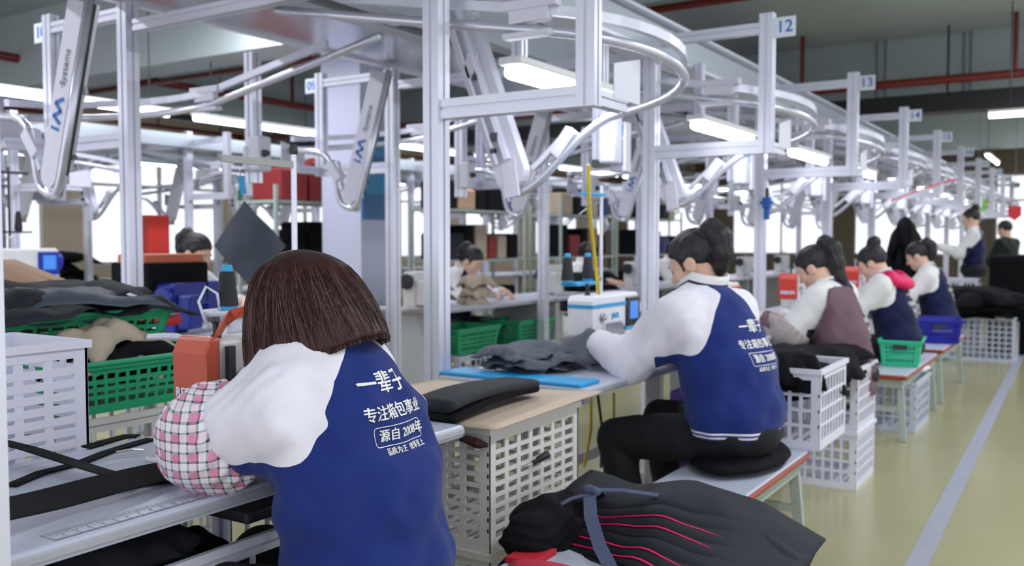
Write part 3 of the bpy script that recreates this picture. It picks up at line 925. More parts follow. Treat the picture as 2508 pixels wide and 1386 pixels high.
def build_person(name, label, loc, rz, J, h=.007, jacket=JACKET, trousers=DENIM, hair='pony', hairm=HAIRB, shoes=True, group=None, legs=True, collar=True, sleeve_x=None):
    root = thing('person', label, 'person', loc, rz, group)
    MH = rotM(J['hp'], J['hy'], J.get('hr', 0))
    H = J['head']
    allp = [H] + J['sh'] + J['el'] + J['wr'] + (J['hip'] + J['kn'] + J['an'] if legs else [])
    lo = np.min([V3(p) for p in allp], 0) - .26; hi = np.max([V3(p) for p in allp], 0) + .26
    lo[2] = max(lo[2], -.0) if legs else lo[2]
    rings = J['rings']
    core = [(y, z, w * .8, d * .8) for y, z, w, d in rings]
    core[0] = (core[0][0], core[0][1] + .09, core[0][2], core[0][3])
    nk = V3(H) + MH @ np.array([0, -.022, -.06])
    def body(P):
        d = head_field(P, H, MH)
        d = smin(d, chain(P, [J['neck'], nk], [.056, .052]), .03)
        d = smin(d, trunk(P, core), .04)
        for i in (0, 1):
            d = smin(d, chain(P, [J['sh'][i], J['el'][i], J['wr'][i]], [.05, .038, .025]), .03)
            d = smin(d, hand_field(P, J['wr'][i], J['fd'][i], J.get('hu', [(0, 0, 1)] * 2)[i], -1 if i == 0 else 1, curl=J.get('curl', .5)), .012)
            if legs:
                d = smin(d, chain(P, [J['hip'][i], J['kn'][i], J['an'][i]], [.075, .05, .035]), .03)
                d = smin(d, chain(P, [J['an'][i], V3(J['an'][i]) + (0, .12, -.05)], [.035, .025]), .02)
        return d
    me, v = field_mesh('body', body, lo, hi, h)
    b = put('body', me, SKIN, root)
    # eyes and brows
    Mh4 = Matrix(MH.tolist())
    def hl(p): return Mh4 @ Vector(p) + Vector(H)
    for s_ in (-1, 1):
        G().tube([hl((s_ * x, y, z)) for x, y, z in ((.018, .0885, .001), (.026, .0905, -.003), (.036, .087, -.003), (.044, .079, .001))], .0022, 6).build('eyelash', HAIRB, root)
        G().tube([hl((s_ * x, y, z)) for x, y, z in ((.014, .0925, .024), (.026, .0925, .029), (.042, .083, .026))], [.002, .0032, .0018], 6).build('eyebrow', hairm, root)
    G().grid(lambda a, t: hl((.019 * (2*a - 1), .0965 - .012 * (2*a - 1) ** 2 , -.0575 + (t - .5) * .011 * (1 - (2*a - 1) ** 2) )), 8, 3).build('lips', mat('lips', '#b9736b', .45), root, smooth=True)
    # hair
    if hair in ('pony', 'bun', 'short', 'tail'):
        def hf(P):
            q = (P - V3(H)) @ MH
            d = ell(q, (0, -.016, .036), (.083, .103, .095))
            d = smax(d, -(q[:, 2] - (-.072 + (q[:, 1] + .1) * .74)), .015)
            d = smax(d, -ell(q, (0, .09, -.02), (.062, .06, .075)), .01)
            for s_ in (-1, 1): d = smin(d, chain(q, [(s_ * .070, .022, .03), (s_ * .071, .026, -.02)], [.010, .005]), .02)
            if hair == 'bun':
                d = smin(d, ell(q, (0, -.085, .125), (.05, .05, .045)), .02)
            if hair == 'pony':
                a0 = V3(H) + MH @ np.array([0, -.09, .085])
                tl = [a0, a0 + (0, -.035, .012), a0 + (0, -.075, -.02), a0 + (0, -.085, -.08), a0 + (0, -.08, -.13), a0 + (.01, -.07, -.17)]
                d = smin(d, chain(P, tl, [.026, .040, .044, .040, .028, .008], .02), .015)
            if hair == 'tail':
                a0 = V3(H) + MH @ np.array([0, -.09, .085])
                tl = [a0, a0 + (0, -.03, .025), a0 + (0, -.075, -.01), a0 + (0, -.095, -.09), a0 + (.0, -.115, -.17), a0 + (.015, -.16, -.23), a0 + (.03, -.19, -.27)]
                d = smin(d, chain(P, tl, [.024, .040, .048, .046, .036, .024, .008], .02), .015)
            d = d + .0022 * np.sin(q[:, 0] * 260 + 6 * np.sin(q[:, 1] * 20)) 
            return d
        c = V3(H)
        me, v = field_mesh('hair', hf, c - .36, c + .27, .006)
        ho = put('hair', me, hairm, root)
        if hair in ('pony', 'tail'):
            G().tube([hl((.024 * math.cos(a), -.105 - .0 * a, .075 + .024 * math.sin(a))) for a in np.linspace(0, 6.28, 12)], .007, 6, caps=False).build('hair_tie', J.get('tiem', BLACKF), ho, smooth=True)
            G().lathe([(.004, -.004), (.009, 0), (.004, .004)], hl((-.03, -.09, .105)), 8).build('hair_clip', PLATE, ho)
        if hair == 'bun':
            G().tube([hl((.035 * math.cos(a), -.072 + .02 * math.sin(a), .105 + .02 * math.sin(a))) for a in np.linspace(0, 6.28, 14)], .009, 6, caps=False).build('hair_tie', J.get('tiem', BLACKF), ho, smooth=True)
    # jacket
    rs = J['sl']
    xs = [(1.03, .058), (.97, .115), (.90, .158), (.82, .205), (.78, .25)]
    zt = rings[-1][1]
    xs = [(zt + a - 1.02, b) for a, b in xs]
    def torso(P): return trunk(P, rings)
    cuff = [V3(J['wr'][i]) - (V3(J['wr'][i]) - V3(J['el'][i])) / np.linalg.norm(V3(J['wr'][i]) - V3(J['el'][i])) * .01 for i in (0, 1)]
    def arms(P):
        d = None
        for i in (0, 1):
            s0, e0, w0 = V3(J['sh'][i]), V3(J['el'][i]), cuff[i]
            ax = chain(P, [s0, e0, w0], rs, .03)
            d = ax if d is None else np.minimum(d, ax)
        return d
    fold = J['fold']
    def jf(P):
        d = smin(torso(P), arms(P), .05)
        d = d - fold * vnoise(P * np.array([1, 1, 1.0]), 26, 3.1) - fold * .5 * vnoise(P, 55, .4) - fold * .7 * vnoise(P * np.array([1, 1, .4]), 42, 5.0) - fold * .55 * np.where(arms(P) < torso(P), np.abs(np.sin(P[:, 1] * 70 + P[:, 2] * 38 + 2.2 * np.sin(P[:, 0] * 24))) - .5, 0)
        d = smax(d, rings[0][1] - .02 - P[:, 2], .02)                                  # hem
        d = smax(d, -(cap(P, J['neck'], nk, .060, .056)), .01)
        for i in (0, 1):
            f = V3(J['wr'][i]) - V3(J['el'][i]); f /= np.linalg.norm(f)
            near = np.linalg.norm(P - V3(J['wr'][i]), axis=1) < .10
            d = np.where(near, smax(d, (P - cuff[i]) @ f, .01), d)
        return d
    me, v = field_mesh('jacket', jf, lo, hi, h)
    dt, da = torso(v), arms(v)
    xa = np.interp(v[:, 2], [z for z, x in xs][::-1], [x for z, x in xs][::-1])
    zA = xs[3][0]
    rag = np.minimum(np.abs(v[:, 0]) - xa, (v[:, 2] - zA + .02) * 2)
    attr(me, 'seam', np.maximum(rag, dt - da - .058))
    attr(me, 'hemv', np.where(da < dt - .02, 1.0, v[:, 2] - rings[0][1] + .02))
    jk = put('jacket', me, jacket, root)
    if collar:
        cz = V3(J['neck']); ax = (nk - cz); ax /= np.linalg.norm(ax)
        rt = np.array([1.0, 0, 0]); fw = np.cross(ax, rt)
        K = J.get('collar_r', .082); Hc = J.get('collar_h', .06)
        g = G(); nu, nv = 36, 6
        bands = []
        for i in range(nu + 1):
            a = 2 * math.pi * i / nu
            for j in range(nv + 1):
                t = j / nv
                r_ = K * (1.06 - .16 * t)
                drop = -J.get('collar_drop', .03) * max(0, math.sin(a))
                p = cz + rt * (r_ * math.cos(a)) + fw * (r_ * .92 * math.sin(a)) + ax * (Hc * (t - .35) + drop)
                g.v.append(tuple(p)); bands.append(t)
        for i in range(nu):
            for j in range(nv): g.f.append((i*(nv+1)+j, (i+1)*(nv+1)+j, (i+1)*(nv+1)+j+1, i*(nv+1)+j+1))
        cm = g.mesh('collar'); attr(cm, 'band', bands)
        put('collar', cm, COLLAR, jk, smooth=True, solid=.009)
    # trousers and shoes
    if legs:
        def tf(P):
            hz = V3(J['hip'][0])[2]; ry = rings[0][0]
            d = ell(P, (0, ry, hz + .02), (.185, .16, .115))
            for i in (0, 1):
                d = smin(d, chain(P, [J['hip'][i], J['kn'][i], J['an'][i]], [.098, .082, .06]), .03)
                d = smax(d, -cap(P, V3(J['an'][i]) + (0, 0, -.2), V3(J['an'][i]) + (0, 0, -.03), .12), .01)
            return d - .004 * vnoise(P, 40, 1.0)
        me, v = field_mesh('trousers', tf, lo, (hi[0], hi[1], min(hi[2], V3(J['hip'][0])[2] + .2)), max(h, .008))
        put('trousers', me, trousers, root)
        for i in (0, 1):
            a = V3(J['an'][i])
            def sf(P):
                d = smin(ell(P, a + (0, .03, -.05), (.045, .06, .045)), ell(P, a + (0, .12, -.062), (.045, .09, .03)), .03)
                return np.maximum(d, -(P[:, 2] - (a[2] - .088)))
            me, v = field_mesh('shoe', sf, a - .16, a + .25, .008)
            put('shoe', me, SHOE, root)
    return root, jk, b

LINES = [('一辈子', .052, 0.0), ('专注箱包事业', .035, -.062), ('源自 2008年', .03, -.112), ('品质为王  效率至上', .0165, -.148)]
def back_print(jk, cx, cz, tilt=0.0, scale=1.0, frame_w=.165):
    """lettering laid on the back of the jacket: cast every point forward on to the cloth"""
    bm = bmesh.new(); bm.from_mesh(jk.data); tree = BVHTree.FromBMesh(bm); bm.free()
    def lay(me, off=.0016):
        b2 = bmesh.new(); b2.from_mesh(me)
        bmesh.ops.triangulate(b2, faces=b2.faces)
        for _ in range(2):
            es = [e for e in b2.edges if e.calc_length() > .009 * scale]
            if not es: break
            bmesh.ops.subdivide_edges(b2, edges=es, cuts=2)
            bmesh.ops.triangulate(b2, faces=b2.faces)
        for v in b2.verts:
            x, y = v.co.x * scale, v.co.y * scale
            x, y = x * math.cos(tilt) - y * math.sin(tilt), x * math.sin(tilt) + y * math.cos(tilt)
            hit = tree.ray_cast(Vector((cx + x, -1.2, cz + y)), Vector((0, 1, 0)))
            if hit[0] is not None: v.co = hit[0] + hit[1] * off
            else: v.co = Vector((cx + x, 0, cz + y))
        b2.to_mesh(me); b2.free()
        return me
    for body, size, dy in LINES:
        me = text_mesh(body, size, 0, ext=0)
        me.transform(Matrix.Translation((.012 if size < .033 else 0, dy, 0)))
        bmj = bmesh.new()
        for q, dx in enumerate((-.022, 0, .022)):
            m2 = me.copy(); m2.transform(Matrix.Translation((dx * size, dx * size * .5, 0)))
            bmj.from_mesh(lay(m2, .0015 + .0002 * q)); bpy.data.meshes.remove(m2)
        bmj.to_mesh(me); bmj.free()
        put('back_print', me, PRINT, jk)
    w, hh, r = frame_w / 2, .022, .008
    pts = []
    for cxx, cyy, a0 in ((w - r, hh - r, 0), (-w + r, hh - r, 90), (-w + r, -hh + r, 180), (w - r, -hh + r, 270)):
        for k in range(5): pts.append((cxx + r * math.cos(R(a0 + 22.5 * k)), cyy - .112 + r * math.sin(R(a0 + 22.5 * k))))
    g = G(); n = len(pts)
    q = []
    for i in range(n):
        a, b = Vector(pts[i]), Vector(pts[(i + 1) % n]); m_ = max(1, int((b - a).length / .006))
        q += [a.lerp(b, t / m_) for t in range(m_)]
    n = len(q)
    for i in range(n):
        a, b = q[i - 1], q[(i + 1) % n]; t = (b - a).normalized(); nn_ = Vector((-t.y, t.x)) * .0009
        g.v += [(q[i].x + nn_.x, q[i].y + nn_.y, 0), (q[i].x - nn_.x, q[i].y - nn_.y, 0)]
    for i in range(n): g.f.append((2*i, 2*i+1, 2*((i+1) % n)+1, 2*((i+1) % n)))
    put('print_frame', lay(g.mesh('print_frame')), PRINT, jk)
# ------------------------------------------------------------------ the woman at the front
W1 = (-1.325, 1.455, 0)
J1 = pose(rings=[(-.04, .47, .205, .165), (-.035, .60, .20, .155), (-.02, .74, .205, .15), (.02, .88, .205, .14), (.075, .985, .17, .12), (.11, 1.05, .09, .072)],
          neck=(0, .12, 1.055), head=(.0, .15, 1.14), hp=-.7, hy=0.0,
          sh=[(-.155, .085, .935), (.15, .14, .945)], el=[(-.165, .245, .865), (.24, .33, .80)], wr=[(-.03, .42, .82), (.10, .50, .82)],
          fd=[(.45, .8, -.3), (-.35, .85, -.3)], sl=(.090, .084, .055), fold=.009, collar_r=.085,
          hip=[(-.1, .0, .50), (.1, .0, .50)], kn=[(-.13, .38, .50), (.13, .38, .50)], an=[(-.13, .34, .09), (.13, .34, .09)])
w1, jk1, b1 = build_person('person', 'woman seen from behind with chin length brown hair and checked oversleeve', W1, R(90 + 5), J1, h=.0062, hair='none')
back_print(jk1, -.012, .985, tilt=0.0, scale=.88)
# bob of hair: a shell of levels round the head and loose strands over it
PT = np.array([0, .08, .16, .24, .32, .40, .52, .64, .76, .88, 1.0, 1.1])
PR = np.array([0, .028, .054, .076, .092, .103, .112, .117, .119, .118, .114, .108])
PZ = np.array([0, .014, .052, .11, .18, .27, .40, .54, .69, .85, 1.0, 1.1])
def bob_point(th, t, off=0.0):
    """th = 0 at the back, pi at the front; t 0 crown .. 1 ends"""
    c = np.array([.0, .125, 0]); 
    back = .5 + .5 * math.cos(th); side = abs(math.sin(th))
    zt, zb = 1.256, 1.085 * back ** 1.5 + .968 * (1 - back ** 1.5)
    rr = np.interp(t, PT, PR); zf = np.interp(t, PT, PZ)
    rx = rr * (1.02 + .04 * t)
    rb = rr * (.92 + .74 * t * t)
    rf = rr * (1.02 + .06 * t)
    yy = -math.cos(th); xx = math.sin(th)
    z = zt + (zb - zt) * zf
    wob = .004 * math.sin(9 * th + 2) * t + .003 * math.sin(23 * th) * t
    return Vector((c[0] + xx * (rx + off + wob), c[1] + yy * ((rb if yy < 0 else rf) + off + wob) + .02 * (1 - t), z + off * .3))
nu, nv = 96, 28
g = G()
g.grid(lambda a, b: bob_point(2 * math.pi * a - math.pi, b), nu, nv, keep=lambda i, j: not ((i < 9 or i >= nu - 9) and j > 12))
ho = g.build('hair', HAIRW, w1, smooth=True, solid=.012)
g = G(); gl_ = G(); gmain = g; rnd = random.Random(7)
for k in range(2900):
    g = gl_ if k % 5 == 0 else gmain  # some strands take the painted sheen colour
    th = rnd.uniform(-2.75, 2.75); t0 = rnd.uniform(.02, .45); t1 = min(1.04, t0 + rnd.uniform(.4, 1.15)); off = rnd.uniform(.0015, .008)
    dth = rnd.gauss(0, .10); n = 9; w = rnd.uniform(.0006, .0012)
    P = []
    for i in range(n):
        s_ = i / (n - 1); t = t0 + (t1 - t0) * s_
        P.append(bob_point(th + dth * s_ * s_ + .02 * math.sin(5 * s_ + k), min(t, 1.0), off * (.4 + .6 * math.sin(math.pi * min(1, s_ * .8 + .1)))) - Vector((0, 0, max(0, t - 1) * .22)))
    i0 = len(g.v)
    for p in P:
        tang = Vector((math.cos(th), math.sin(th), 0)) * w
        out = Vector((math.sin(th), -math.cos(th), .3)).normalized() * w
        g.v += [tuple(p + tang), tuple(p - tang), tuple(p + out)]
    for i in range(n - 1):
        a, b_ = i0 + 3 * i, i0 + 3 * i + 3
        g.f += [(a, b_, b_ + 1, a + 1), (a + 1, b_ + 1, b_ + 2, a + 2), (a + 2, b_ + 2, b_, a)]
stuff(gmain.build('hair_strands', HAIRW, ho, smooth=True)); stuff(gl_.build('sheen_strands', HAIR_SHEEN, ho, smooth=True))
# checked oversleeve: puffed cloth from mid upper arm to wrist, gathered at both ends
def oversleeve(root, J, i, bulge=.098, name='oversleeve', m=None, start=.62, h=.006):
    s0, e0, w0 = V3(J['sh'][i]), V3(J['el'][i]), V3(J['wr'][i])
    a = s0 + (e0 - s0) * start
    mid1 = a + (e0 - a) * .55; mid2 = e0 + (w0 - e0) * .45
    pts = [a, mid1, e0, mid2, w0]; rs = [.084, bulge, bulge * 1.02, bulge * .8, .042]
    seg = np.cumsum([0] + [np.linalg.norm(np.array(q) - np.array(p)) for p, q in zip(pts, pts[1:])])
    def par(P):
        best = np.full(len(P), 1e9); tt = np.zeros(len(P)); ax = np.zeros((len(P), 3)); rr = np.zeros((len(P), 3))
        for k in range(4):
            A, B_ = pts[k], pts[k+1]; ba = B_ - A; t = np.clip((P - A) @ ba / (ba @ ba), 0, 1)
            r = P - A - t[:, None] * ba; d = np.linalg.norm(r, axis=1); m_ = d < best
            best = np.where(m_, d, best); tt = np.where(m_, seg[k] + t * np.linalg.norm(ba), tt); ax[m_] = ba / np.linalg.norm(ba); rr[m_] = r[m_]
        return best, tt, ax, rr
    U = np.array([0, 0, 1.0])
    def ang(ax, rr):
        r_ = np.cross(ax, U); r_ /= np.linalg.norm(r_, axis=1)[:, None] + 1e-9; u_ = np.cross(r_, ax)
        return np.arctan2((rr * u_).sum(1), (rr * r_).sum(1))
    L = seg[-1]
    def f(P):
        d = chain(P, pts, rs, .05)
        b, t, ax, rr = par(P); an = ang(ax, rr)
        e = np.minimum(t, L - t); g1 = np.exp(-e / .03)
        d = d + .006 * g1 * np.sin(an * 17) + .004 * np.sin(an * 6 + t * 30) * (1 - g1)
        dA = (pts[0] - pts[1]) / np.linalg.norm(pts[0] - pts[1]); dB = (pts[-1] - pts[-2]) / np.linalg.norm(pts[-1] - pts[-2])
        d = np.where(np.linalg.norm(P - pts[0], axis=1) < .14, smax(d, (P - pts[0]) @ dA - .008, .008), d)
        d = np.where(np.linalg.norm(P - pts[-1], axis=1) < .08, smax(d, (P - pts[-1]) @ dB - .008, .008), d)
        return d
    A = np.array(pts)
    me, v = field_mesh(name, f, A.min(0) - .16, A.max(0) + .16, h)
    b, t, ax, rr = par(v); an = ang(ax, rr)
    e1 = np.array([-.54, .84, 0]); cc = (pts[1] + pts[2]) / 2; Rr = bulge * 1.25
    un = lambda q: Rr * np.arcsin(np.clip(q / Rr, -.98, .98))
    attr(me, 'pu', un((v - cc) @ e1) + 5); attr(me, 'pv', un((v - cc)[:, 2]) + 5 + .004 * np.sin(v[:, 0] * 60))
    return put(name, me, m or PLAID, root)
oversleeve(w1, J1, 0)
oversleeve(w1, J1, 1)

# ------------------------------------------------------------------ the woman at the white machine with cyan trim
J2 = pose(rings=[(-.04, .545, .20, .15), (-.03, .62, .215, .16), (.0, .75, .215, .155), (.05, .88, .205, .14), (.09, .975, .175, .115), (.12, 1.04, .095, .078)],
          neck=(0, .135, 1.055), head=(0, .165, 1.165), hp=-.50, hy=R(16), collar_h=.125, collar_r=.100, collar_drop=.075,
          sh=[(-.175, .11, .96), (.175, .11, .96)], el=[(-.225, .30, .785), (.25, .32, .78)], wr=[(-.15, .53, .835), (.06, .55, .83)],
          fd=[(.35, .9, -.25), (-.3, .9, -.25)], sl=(.100, .086, .062), fold=.006,
          kn=[(-.20, .38, .47), (.12, .42, .50)], an=[(-.22, .30, .09), (.12, .36, .09)])
w2, jk2, b2_ = build_person('person', 'woman with dark ponytail in navy and white jacket seated on the nearest visible bench', (-1.17, 3.36, .03), R(90 - 16), J2, h=.0066, hair='pony')
back_print(jk2, .02, .93)
# ------------------------------------------------------------------ the women farther along the row
J3 = pose(head=(0, .19, 1.125), hp=-.6, sl=(.09, .078, .055))
w3, jk3, _ = build_person('person', 'woman with long ponytail wearing brown waistcoat over white sleeves', (-1.17, 5.3, .0), R(90 - 6), J3, h=.008, jacket=JACKET_SHADED, hair='tail')
back_print(jk3, .02, .90)
# brown waistcoat over the left side of the jacket
VEST = mat('brown_waistcoat', '#6e5560', 0.85, 0, 0.08, 20, .2, 200)
def vest(P):
    a3 = np.minimum(chain(P, [J3['sh'][0], J3['el'][0], J3['wr'][0]], J3['sl'], .03), chain(P, [J3['sh'][1], J3['el'][1], J3['wr'][1]], J3['sl'], .03))
    d = smin(trunk(P, J3['rings']), a3, .05) - .006 * vnoise(P, 26, 3.1) - .003 * vnoise(P, 55, .4) - .0042 * vnoise(P * np.array([1, 1, .4]), 42, 5.0) - .013
    d = smax(d, P[:, 0] + .01 - .05 * np.clip((P[:, 2] - .5), 0, 1), .008)
    d = smax(d, -chain(P, [V3(J3['sh'][0]) + (-.02, .02, 0), J3['el'][0]], [.104, .10]), .008)
    return smax(smax(d, .44 - P[:, 2], .01), P[:, 2] - 1.03, .01)
me, v = field_mesh('waistcoat', vest, (-.36, -.3, .4), (.3, .4, 1.15), .0075)
put('waistcoat', me, VEST, w3)
GREYCHECK = mat('grey_sleeve_cloth', '#a99fa0', 0.8, 0, .15, 60)
oversleeve(w3, J3, 0, .088, m=GREYCHECK, start=.8, h=.008)
J4 = pose(head=(0, .19, 1.12), hp=-.55)
w4, jk4, _ = build_person('person', 'woman with bright pink hood over navy jacket, bun tied in yellow', (-1.18, 6.95, 0), R(90 - 4), J4, h=.008, jacket=JACKET_SHADED, hair='bun')
for o in w4.children:
    if o.name.startswith('hair'):
        for c in o.children: c.data.materials[0] = mat('yellow_hair_band', '#c89a3a', .6)
back_print(jk4, .02, .90)
def hood(P):
    d = ell(P, (0, -.0, 1.0), (.15, .10, .055), np.array(Matrix.Rotation(R(28), 3, 'X')))
    d = smin(d, chain(P, [(-.10, .04, 1.03), (-.08, .13, 1.03)], [.04, .03]), .04)
    d = smin(d, chain(P, [(.10, .04, 1.03), (.08, .13, 1.03)], [.04, .03]), .04)
    d = smax(d, -ell(P, (0, .06, 1.06), (.085, .09, .06)), .02)
    return d - .004 * vnoise(P, 40)
me, v = field_mesh('hood', hood, (-.25, -.2, .85), (.25, .25, 1.2), .008)
put('hood', me, PINK, jk4)
J5 = pose(head=(0, .2, 1.14), hp=-.5)
w5, jk5, _ = build_person('person', 'woman in navy jacket seated beyond the woman with the pink hood', (-1.2, 9.1, 0), R(90 - 2), J5, h=.009, jacket=JACKET_SHADED, hair='pony')
back_print(jk5, .02, .90)
# standing woman at the end of the row
J6 = pose(rings=[(0, .86, .175, .125), (0, 1.0, .165, .12), (.0, 1.16, .18, .125), (.0, 1.28, .18, .115), (.01, 1.37, .15, .09), (.015, 1.42, .085, .065)],
          neck=(0, .02, 1.43), head=(0, .045, 1.56), hp=-.25, sh=[(-.16, .0, 1.36), (.16, .0, 1.36)], el=[(-.22, .14, 1.11), (.22, .12, 1.12)], wr=[(-.14, .40, 1.22), (.12, .38, 1.2)],
          hip=[(-.09, 0, .9), (.09, 0, .9)], kn=[(-.1, .02, .48), (.1, .02, .48)], an=[(-.1, 0, .09), (.1, 0, .09)], sl=(.078, .066, .045))
pz = at(2385, 700, Z=11.6)
w6, jk6, _ = build_person('person', 'woman standing with arms raised at the far end of the sewing row', (pz.x, pz.y, 0), R(90), J6, h=.011, jacket=JACKET_SHADED, hair='bun')
for o in w6.children:
    if o.name.startswith('hair'):
        for c in o.children: c.data.materials[0] = MATS['yellow_hair_band']
# man in dark clothes by the right edge
pz = at(2466, 700, Z=13.0)
DARKJ = seam_material('dark_green_jacket_cloth', '#15201c', '#15201c', False)
J7 = dict(J6); J7.update(hp=-.3, el=[(-.2, .1, 1.1), (.2, .1, 1.1)], wr=[(-.12, .34, 1.05), (.12, .34, 1.05)])
w7, _, _ = build_person('person', 'person in dark clothes and dark cap by the right edge of the picture', (pz.x, pz.y, -.12), R(60), J7, h=.012, jacket=DARKJ, hair='short', collar=False)
# women of the next row facing the aisle between the lines
p = at(1290, 660, Z=8.3)
J8 = pose(head=(0, .22, 1.10), hp=-.6)
w8, jk8, _ = build_person('person', 'woman bent over the pale table beyond the posts, face turned right', (-4.95, 6.75, 0), R(-90), J8, h=.009, jacket=JACKET_SHADED, hair='pony')
w9, jk9, _ = build_person('person', 'woman in white sleeves half hidden behind the blue sewing machine', (-5.2, 3.95, .05), R(-80), pose(el=[(-.3, .2, .78), (.3, .2, .78)]), h=.009, jacket=JACKET_SHADED, hair='pony')
w10 = dup(w8, (-5.0, 11.6, 0), R(-90), 'small dark haired person in dark top far behind the ponytailed woman')
w11 = dup(w8, (-5.05, 9.2, 0), R(-84), 'woman at the next table beyond the one bent over the pale table')
# ------------------------------------------------------------------ furniture
ZT = .76
def table(label, x0, x1, y0, y1, z=ZT, group=None, panel=False, facing=1, name='sewing_table'):
    root = thing(name, label, 'table', ((x0 + x1) / 2, (y0 + y1) / 2, 0), 0, group)
    w, l = (x1 - x0) / 2, (y1 - y0) / 2
    G().b2((-w, -l, z - .035), (w, l, z)).build('table_top', LAM, root, bevel=.008)
    G().b2((-w - .002, -l - .002, z - .029), (w + .002, l + .002, z - .006)).build('edge_band', LAMEDGE, root, bevel=.006)
    for s_ in (-1, 1):
        y = s_ * (l - .12)
        if panel: G().b2((-w + .06, y - .04, 0), (w - .06, y + .04, z - .04)).build('leg', LEGP, root, bevel=.006)
        else:
            G().b2((-.04, y - .025, .05), (.04, y + .025, z - .05)).b2((-w + .02, y - .03, 0), (w - .02, y + .03, .05)).b2((-w + .06, y - .025, z - .075), (w - .06, y + .025, z - .037)).build('leg', LEGP, root, bevel=.005)
    G().b2((-w + .07, -l + .15, .22), (-w + .10, l - .15, .27)).build('stretcher', LEGP, root)
    return root
def bench(label, x0, x1, y0, y1, z=.43, group=None):
    root = thing('bench', label, 'bench', ((x0 + x1) / 2, (y0 + y1) / 2, 0), 0, group)
    w, l = (x1 - x0) / 2, (y1 - y0) / 2
    G().b2((-w + .006, -l + .006, z - .012), (w - .006, l - .006, z + .002)).build('seat_top', LAM, root, bevel=.012)
    G().b2((-w, -l, z - .034), (w, l, z - .003)).build('seat_edge', REDWOOD, root, bevel=.012)
    G().b2((-w + .03, -l + .03, z - .085), (w - .03, l - .03, z - .035)).build('apron', LEGM, root)
    for a in (-1, 1):
        for b in (-1, 1):
            G().bar((a * (w - .05), b * (l - .06), z - .04), (a * (w - .02), b * (l - .035), 0), .04, .03).build('leg', LEGM, root, bevel=.003)
        G().bar((-w + .03, a * (l - .05), .2), (w - .03, a * (l - .05), .2), .025, .03).build('stretcher', LEGM, root)
    return root

# the table row in front of the workers
t1 = table('white sewing table nearest the camera with printed ruler along its edge', -2.13, -1.5, .74, 2.10, panel=True)
t2 = table('white sewing table with cyan foam strip on its left end', -2.15, -1.5, 2.84, 4.28)
for k in range(3):
    y = 4.35 + 1.95 * k
    table(['white sewing table under the woman in the brown waistcoat', 'white sewing table under the woman with the pink hood', 'white sewing table of the navy jacketed woman past the pink hood'][k], -2.15, -1.5, y, y + 1.85)
bench('white bench with red edge under the front woman, half hidden by fabric bundle', -1.31, -.97, 1.0, 2.30)
bench('white topped bench with red brown edge and grey green legs, black cushion on it', -1.31, -.965, 2.76, 3.76)
bench('bench carrying the woman in the brown waistcoat', -1.36, -1.03, 4.72, 5.40 - .55, group=None) if False else None
b3 = bench('red edged bench holding the mint green basket', -1.32, -1.0, 6.2, 7.55)
b4 = bench('bench holding the royal blue basket', -1.32, -1.0, 7.85, 9.2)
b5 = bench('bench under the woman in the brown waistcoat', -1.34, -1.06, 4.82, 4.84 + .55, z=.45) if False else None
st_ = thing('stool', 'low stool under the woman in the brown waistcoat', 'stool', (-1.22, 5.05 - .55, 0)) if False else None

# printed ruler along the edge of the front table
INK = mat('ruler_ink', '#8a8c98', 0.6)
g = G(); xr = -1.512; y_s, n_in = .90, 18
def tick(x0, x1, y): g.b2((x0, y - .0004, ZT + .0006), (x1, y + .0004, ZT + .0011))
for i in range(n_in * 16 + 1):
    y = y_s + i * .0254 / 16
    L = .014 if i % 16 == 0 else (.009 if i % 8 == 0 else .006)
    tick(xr - L, xr, y)
for i in range(int(n_in * 2.54) * 2 + 1):
    y = y_s + i * .005
    tick(xr - .05, xr - .05 + (.010 if i % 2 == 0 else .006), y)
g.b2((xr - .05, y_s - .001, ZT + .0006), (xr, y_s, ZT + .0011))
rl = stuff(g.build('ruler_ticks', INK, t1)) 
rl.matrix_parent_inverse = Matrix.Translation((-t1.location.x, -t1.location.y, 0))
for i in range(1, n_in):
    me = text_mesh(str(i), .013, 0, 0.0002)
    me.transform(Matrix.Translation((xr - .021, y_s + i * .0254, ZT + .001)) @ Matrix.Rotation(R(90), 4, 'Z'))
    o = put('ruler_number', me, INK, t1); o.matrix_parent_inverse = Matrix.Translation((-t1.location.x, -t1.location.y, 0))
for i in range(1, 44):
    me = text_mesh(str(i), .008, 0, 0.0002)
    me.transform(Matrix.Translation((xr - .034, y_s + i * .01, ZT + .001)) @ Matrix.Rotation(R(90), 4, 'Z'))
    o = put('ruler_number', me, INK, t1); o.matrix_parent_inverse = Matrix.Translation((-t1.location.x, -t1.location.y, 0))

